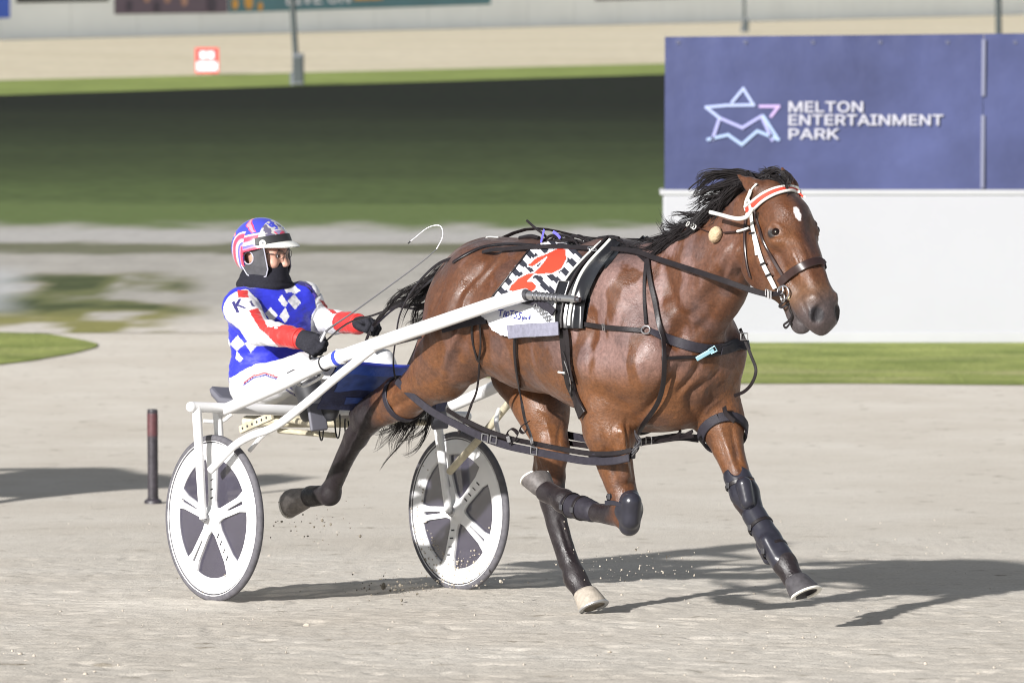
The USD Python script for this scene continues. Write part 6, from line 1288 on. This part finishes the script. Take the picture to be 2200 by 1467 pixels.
put('hold_back_rod', tube([at(800, 752, -.44), at(850, 738, -.40), at(905, 724, -.34)], .0062, 10, n=4), 'whip_grey', rn) if False else put('hold_back', tube([at(800, 752, -.44), at(850, 738, -.40), at(905, 724, -.34)], .0062, 10, n=4), 'whip_grey', crup)
# --- protective boots on the forelegs
def legboot(label, cones, straps, mat_='boot_blue', cuts=()):
    t = thing('leg_boot', label, 'leg boot', cones[0][0], 'leg boots of the horse'); B = Body()
    for a, b, r1, r2 in cones: B.cone(a, b, r1, r2, .012)
    for a, b, r in cuts: B.cone(a, b, r, r, .006, op='-')
    put('shell', B.mesh(.0045), mat_, t, smooth=True)
    for c, ax, R, w in straps:
        ax = ax / np.linalg.norm(ax); ref = LF if abs(ax @ LF) < .8 else UP; u = np.cross(ax, ref); u /= np.linalg.norm(u); vv = np.cross(ax, u); a = np.linspace(0, 2 * np.pi, 28)
        P = c + R * (np.cos(a)[:, None] * u + np.sin(a)[:, None] * vv); s_ = put('strap', strap(P, P - c, w, .005, n=0), 'leather', t); e0 = P[np.argmin(P @ LF)]
        put('buckle', orient(rbox((.018, .006, .022), .002), e0 - LF * .004, FW, LF, UP), 'dark_steel', s_)
    return t
k1, k2 = at(1341, 1066, -.14), at(1352, 1118, -.14)
legboot('black shiny knee boot on the folded foreleg', [(at(1344, 1070, -.14), at(1350, 1094, -.142), .053, .055), (at(1350, 1094, -.142), at(1352, 1128, -.142), .054, .041), (at(1356, 1078, -.16), at(1354, 1118, -.16), .04, .036)], [(at(1334, 1062, -.142), at(1342, 1080, -.14) - at(1326, 1020, -.145), .055, .020)], cuts=[(at(1325, 1030, -.16), at(1330, 1046, -.12), .05)])
put('strap_tail', strap([at(1300, 1080, -.205), at(1318, 1080, -.20), at(1338, 1086, -.195)], -LF, .018, .004, n=4), 'boot_blue', '/World/leg_boot')
legboot('dark grey ankle wrap above the upturned hoof of the folded foreleg', [(at(1228, 1086, -.132), at(1258, 1093, -.135), .048, .043), (at(1258, 1093, -.135), at(1272, 1098, -.136), .043, .042)], [(at(1250, 1091, -.134), at(1285, 1101, -.137) - at(1213, 1078, -.13), .047, .016), (at(1228, 1085, -.132), at(1285, 1101, -.137) - at(1213, 1078, -.13), .049, .014)], 'webbing')
legboot('black moulded knee boot high on the outstretched foreleg', [(at(1583, 1022, .14), at(1600, 1060, .14), .052, .056), (at(1600, 1060, .14), at(1616, 1092, .14), .055, .042), (at(1598, 1040, .10), at(1606, 1078, .10), .030, .026)], [(at(1590, 1040, .14), at(1602, 1078, .14) - at(1580, 1008, .145), .056, .016)], cuts=[(at(1574, 1000, .2), at(1582, 1010, .08), .022)])
legboot('long black shin boot low on the outstretched foreleg', [(at(1620, 1105, .138), at(1652, 1158, .134), .046, .046), (at(1652, 1158, .134), at(1684, 1208, .13), .047, .048), (at(1648, 1160, .10), at(1668, 1200, .10), .024, .022), (at(1638, 1170, .15), at(1652, 1200, .15), .026, .024)], [(at(1634, 1130, .136), at(1680, 1200, .13) - at(1602, 1078, .14), .049, .014), (at(1664, 1180, .132), at(1680, 1200, .13) - at(1602, 1078, .14), .051, .014)])
# ------------------------------------------------------------------ sand thrown up by hooves and wheels, loose clods on the track
rg = np.random.default_rng(21)
def clods(name, P, S, mat_, label):
    base = trimesh.creation.icosphere(1, 1.0); bv = np.asarray(base.vertices); out, F_ = [], []
    for i, (p, s) in enumerate(zip(P, S)):
        v = bv * (1 + .35 * (meshkit.noise(bv * 1.7 + i * 3.1, i % 50)[:, None] - .5)) * (s * rg.uniform(.45, 1.5, 3)); out.append(v + p); F_.append(base.faces + i * len(bv))
    put(name, trimesh.Trimesh(np.vstack(out), np.vstack(F_), process=False), mat_, kind='stuff', smooth=True, label=label)
PX = np.column_stack([rg.uniform(-80, 2280, 1100), rg.uniform(1060, 1480, 1100)]); P = []
for p in PX:
    y = 17.0
    for _ in range(14): q = at_y(*p, y); y += (float(q[2]) - float(ground_z(y))) * 4
    P.append(np.array([q[0], y, float(ground_z(y)) - .001]))
clods('loose_sand', np.array(P), rg.gamma(1.6, .0012, 1100) + .0010, 'clod', 'small loose clods of sand strewn over the track')
def spray(c, n, sx, sy, lat, m_): return [at(rg.normal(c[0], sx), rg.normal(c[1], sy), lat + rg.normal(0, .15)) for _ in range(n)]
cl = spray((650, 1125), 60, 70, 22, -.3, 0) + spray((860, 1262), 150, 55, 14, .2, 0) + spray((800, 1290), 50, 70, 14, .0, 0) + spray((440, 1268), 12, 60, 20, -.6, 0); clods('flying_dark_sand', np.array(cl), rg.gamma(1.5, .0011, len(cl)) + .0010, 'clod_dark', 'dark bits of damp sand thrown up behind the wheels and hind hoof')
cl = spray((1360, 1220), 90, 80, 26, .1, 0) + spray((1030, 1250), 60, 40, 30, .5, 0) + spray((1230, 1180), 25, 30, 50, .1, 0); clods('flying_pale_sand', np.array(cl), rg.gamma(1.4, .0009, len(cl)) + .0008, 'clod', 'pale grains of sand in the air around the far wheel and the hooves')

# ------------------------------------------------------------------ a rival close behind on the inside, left of the picture: only its shadow comes into view
rv = UsdGeom.Xform.Define(stage, numbered('/World', 'horse')); shift = np.array([-4.8, 8.0, float(ground_z(24.3) - ground_z(16.3))])
rv.GetPrim().GetReferences().AddInternalReference(Sdf.Path(horse)); rv.GetPrim().SetInstanceable(True)
rv.GetPrim().GetAttribute('xformOp:translate').Set(Gf.Vec3d(*map(float, ORIGIN[horse] + shift)))
tag(rv.GetPrim(), 'following brown horse, only its shadow reaching the sand by the marker post', 'horse')
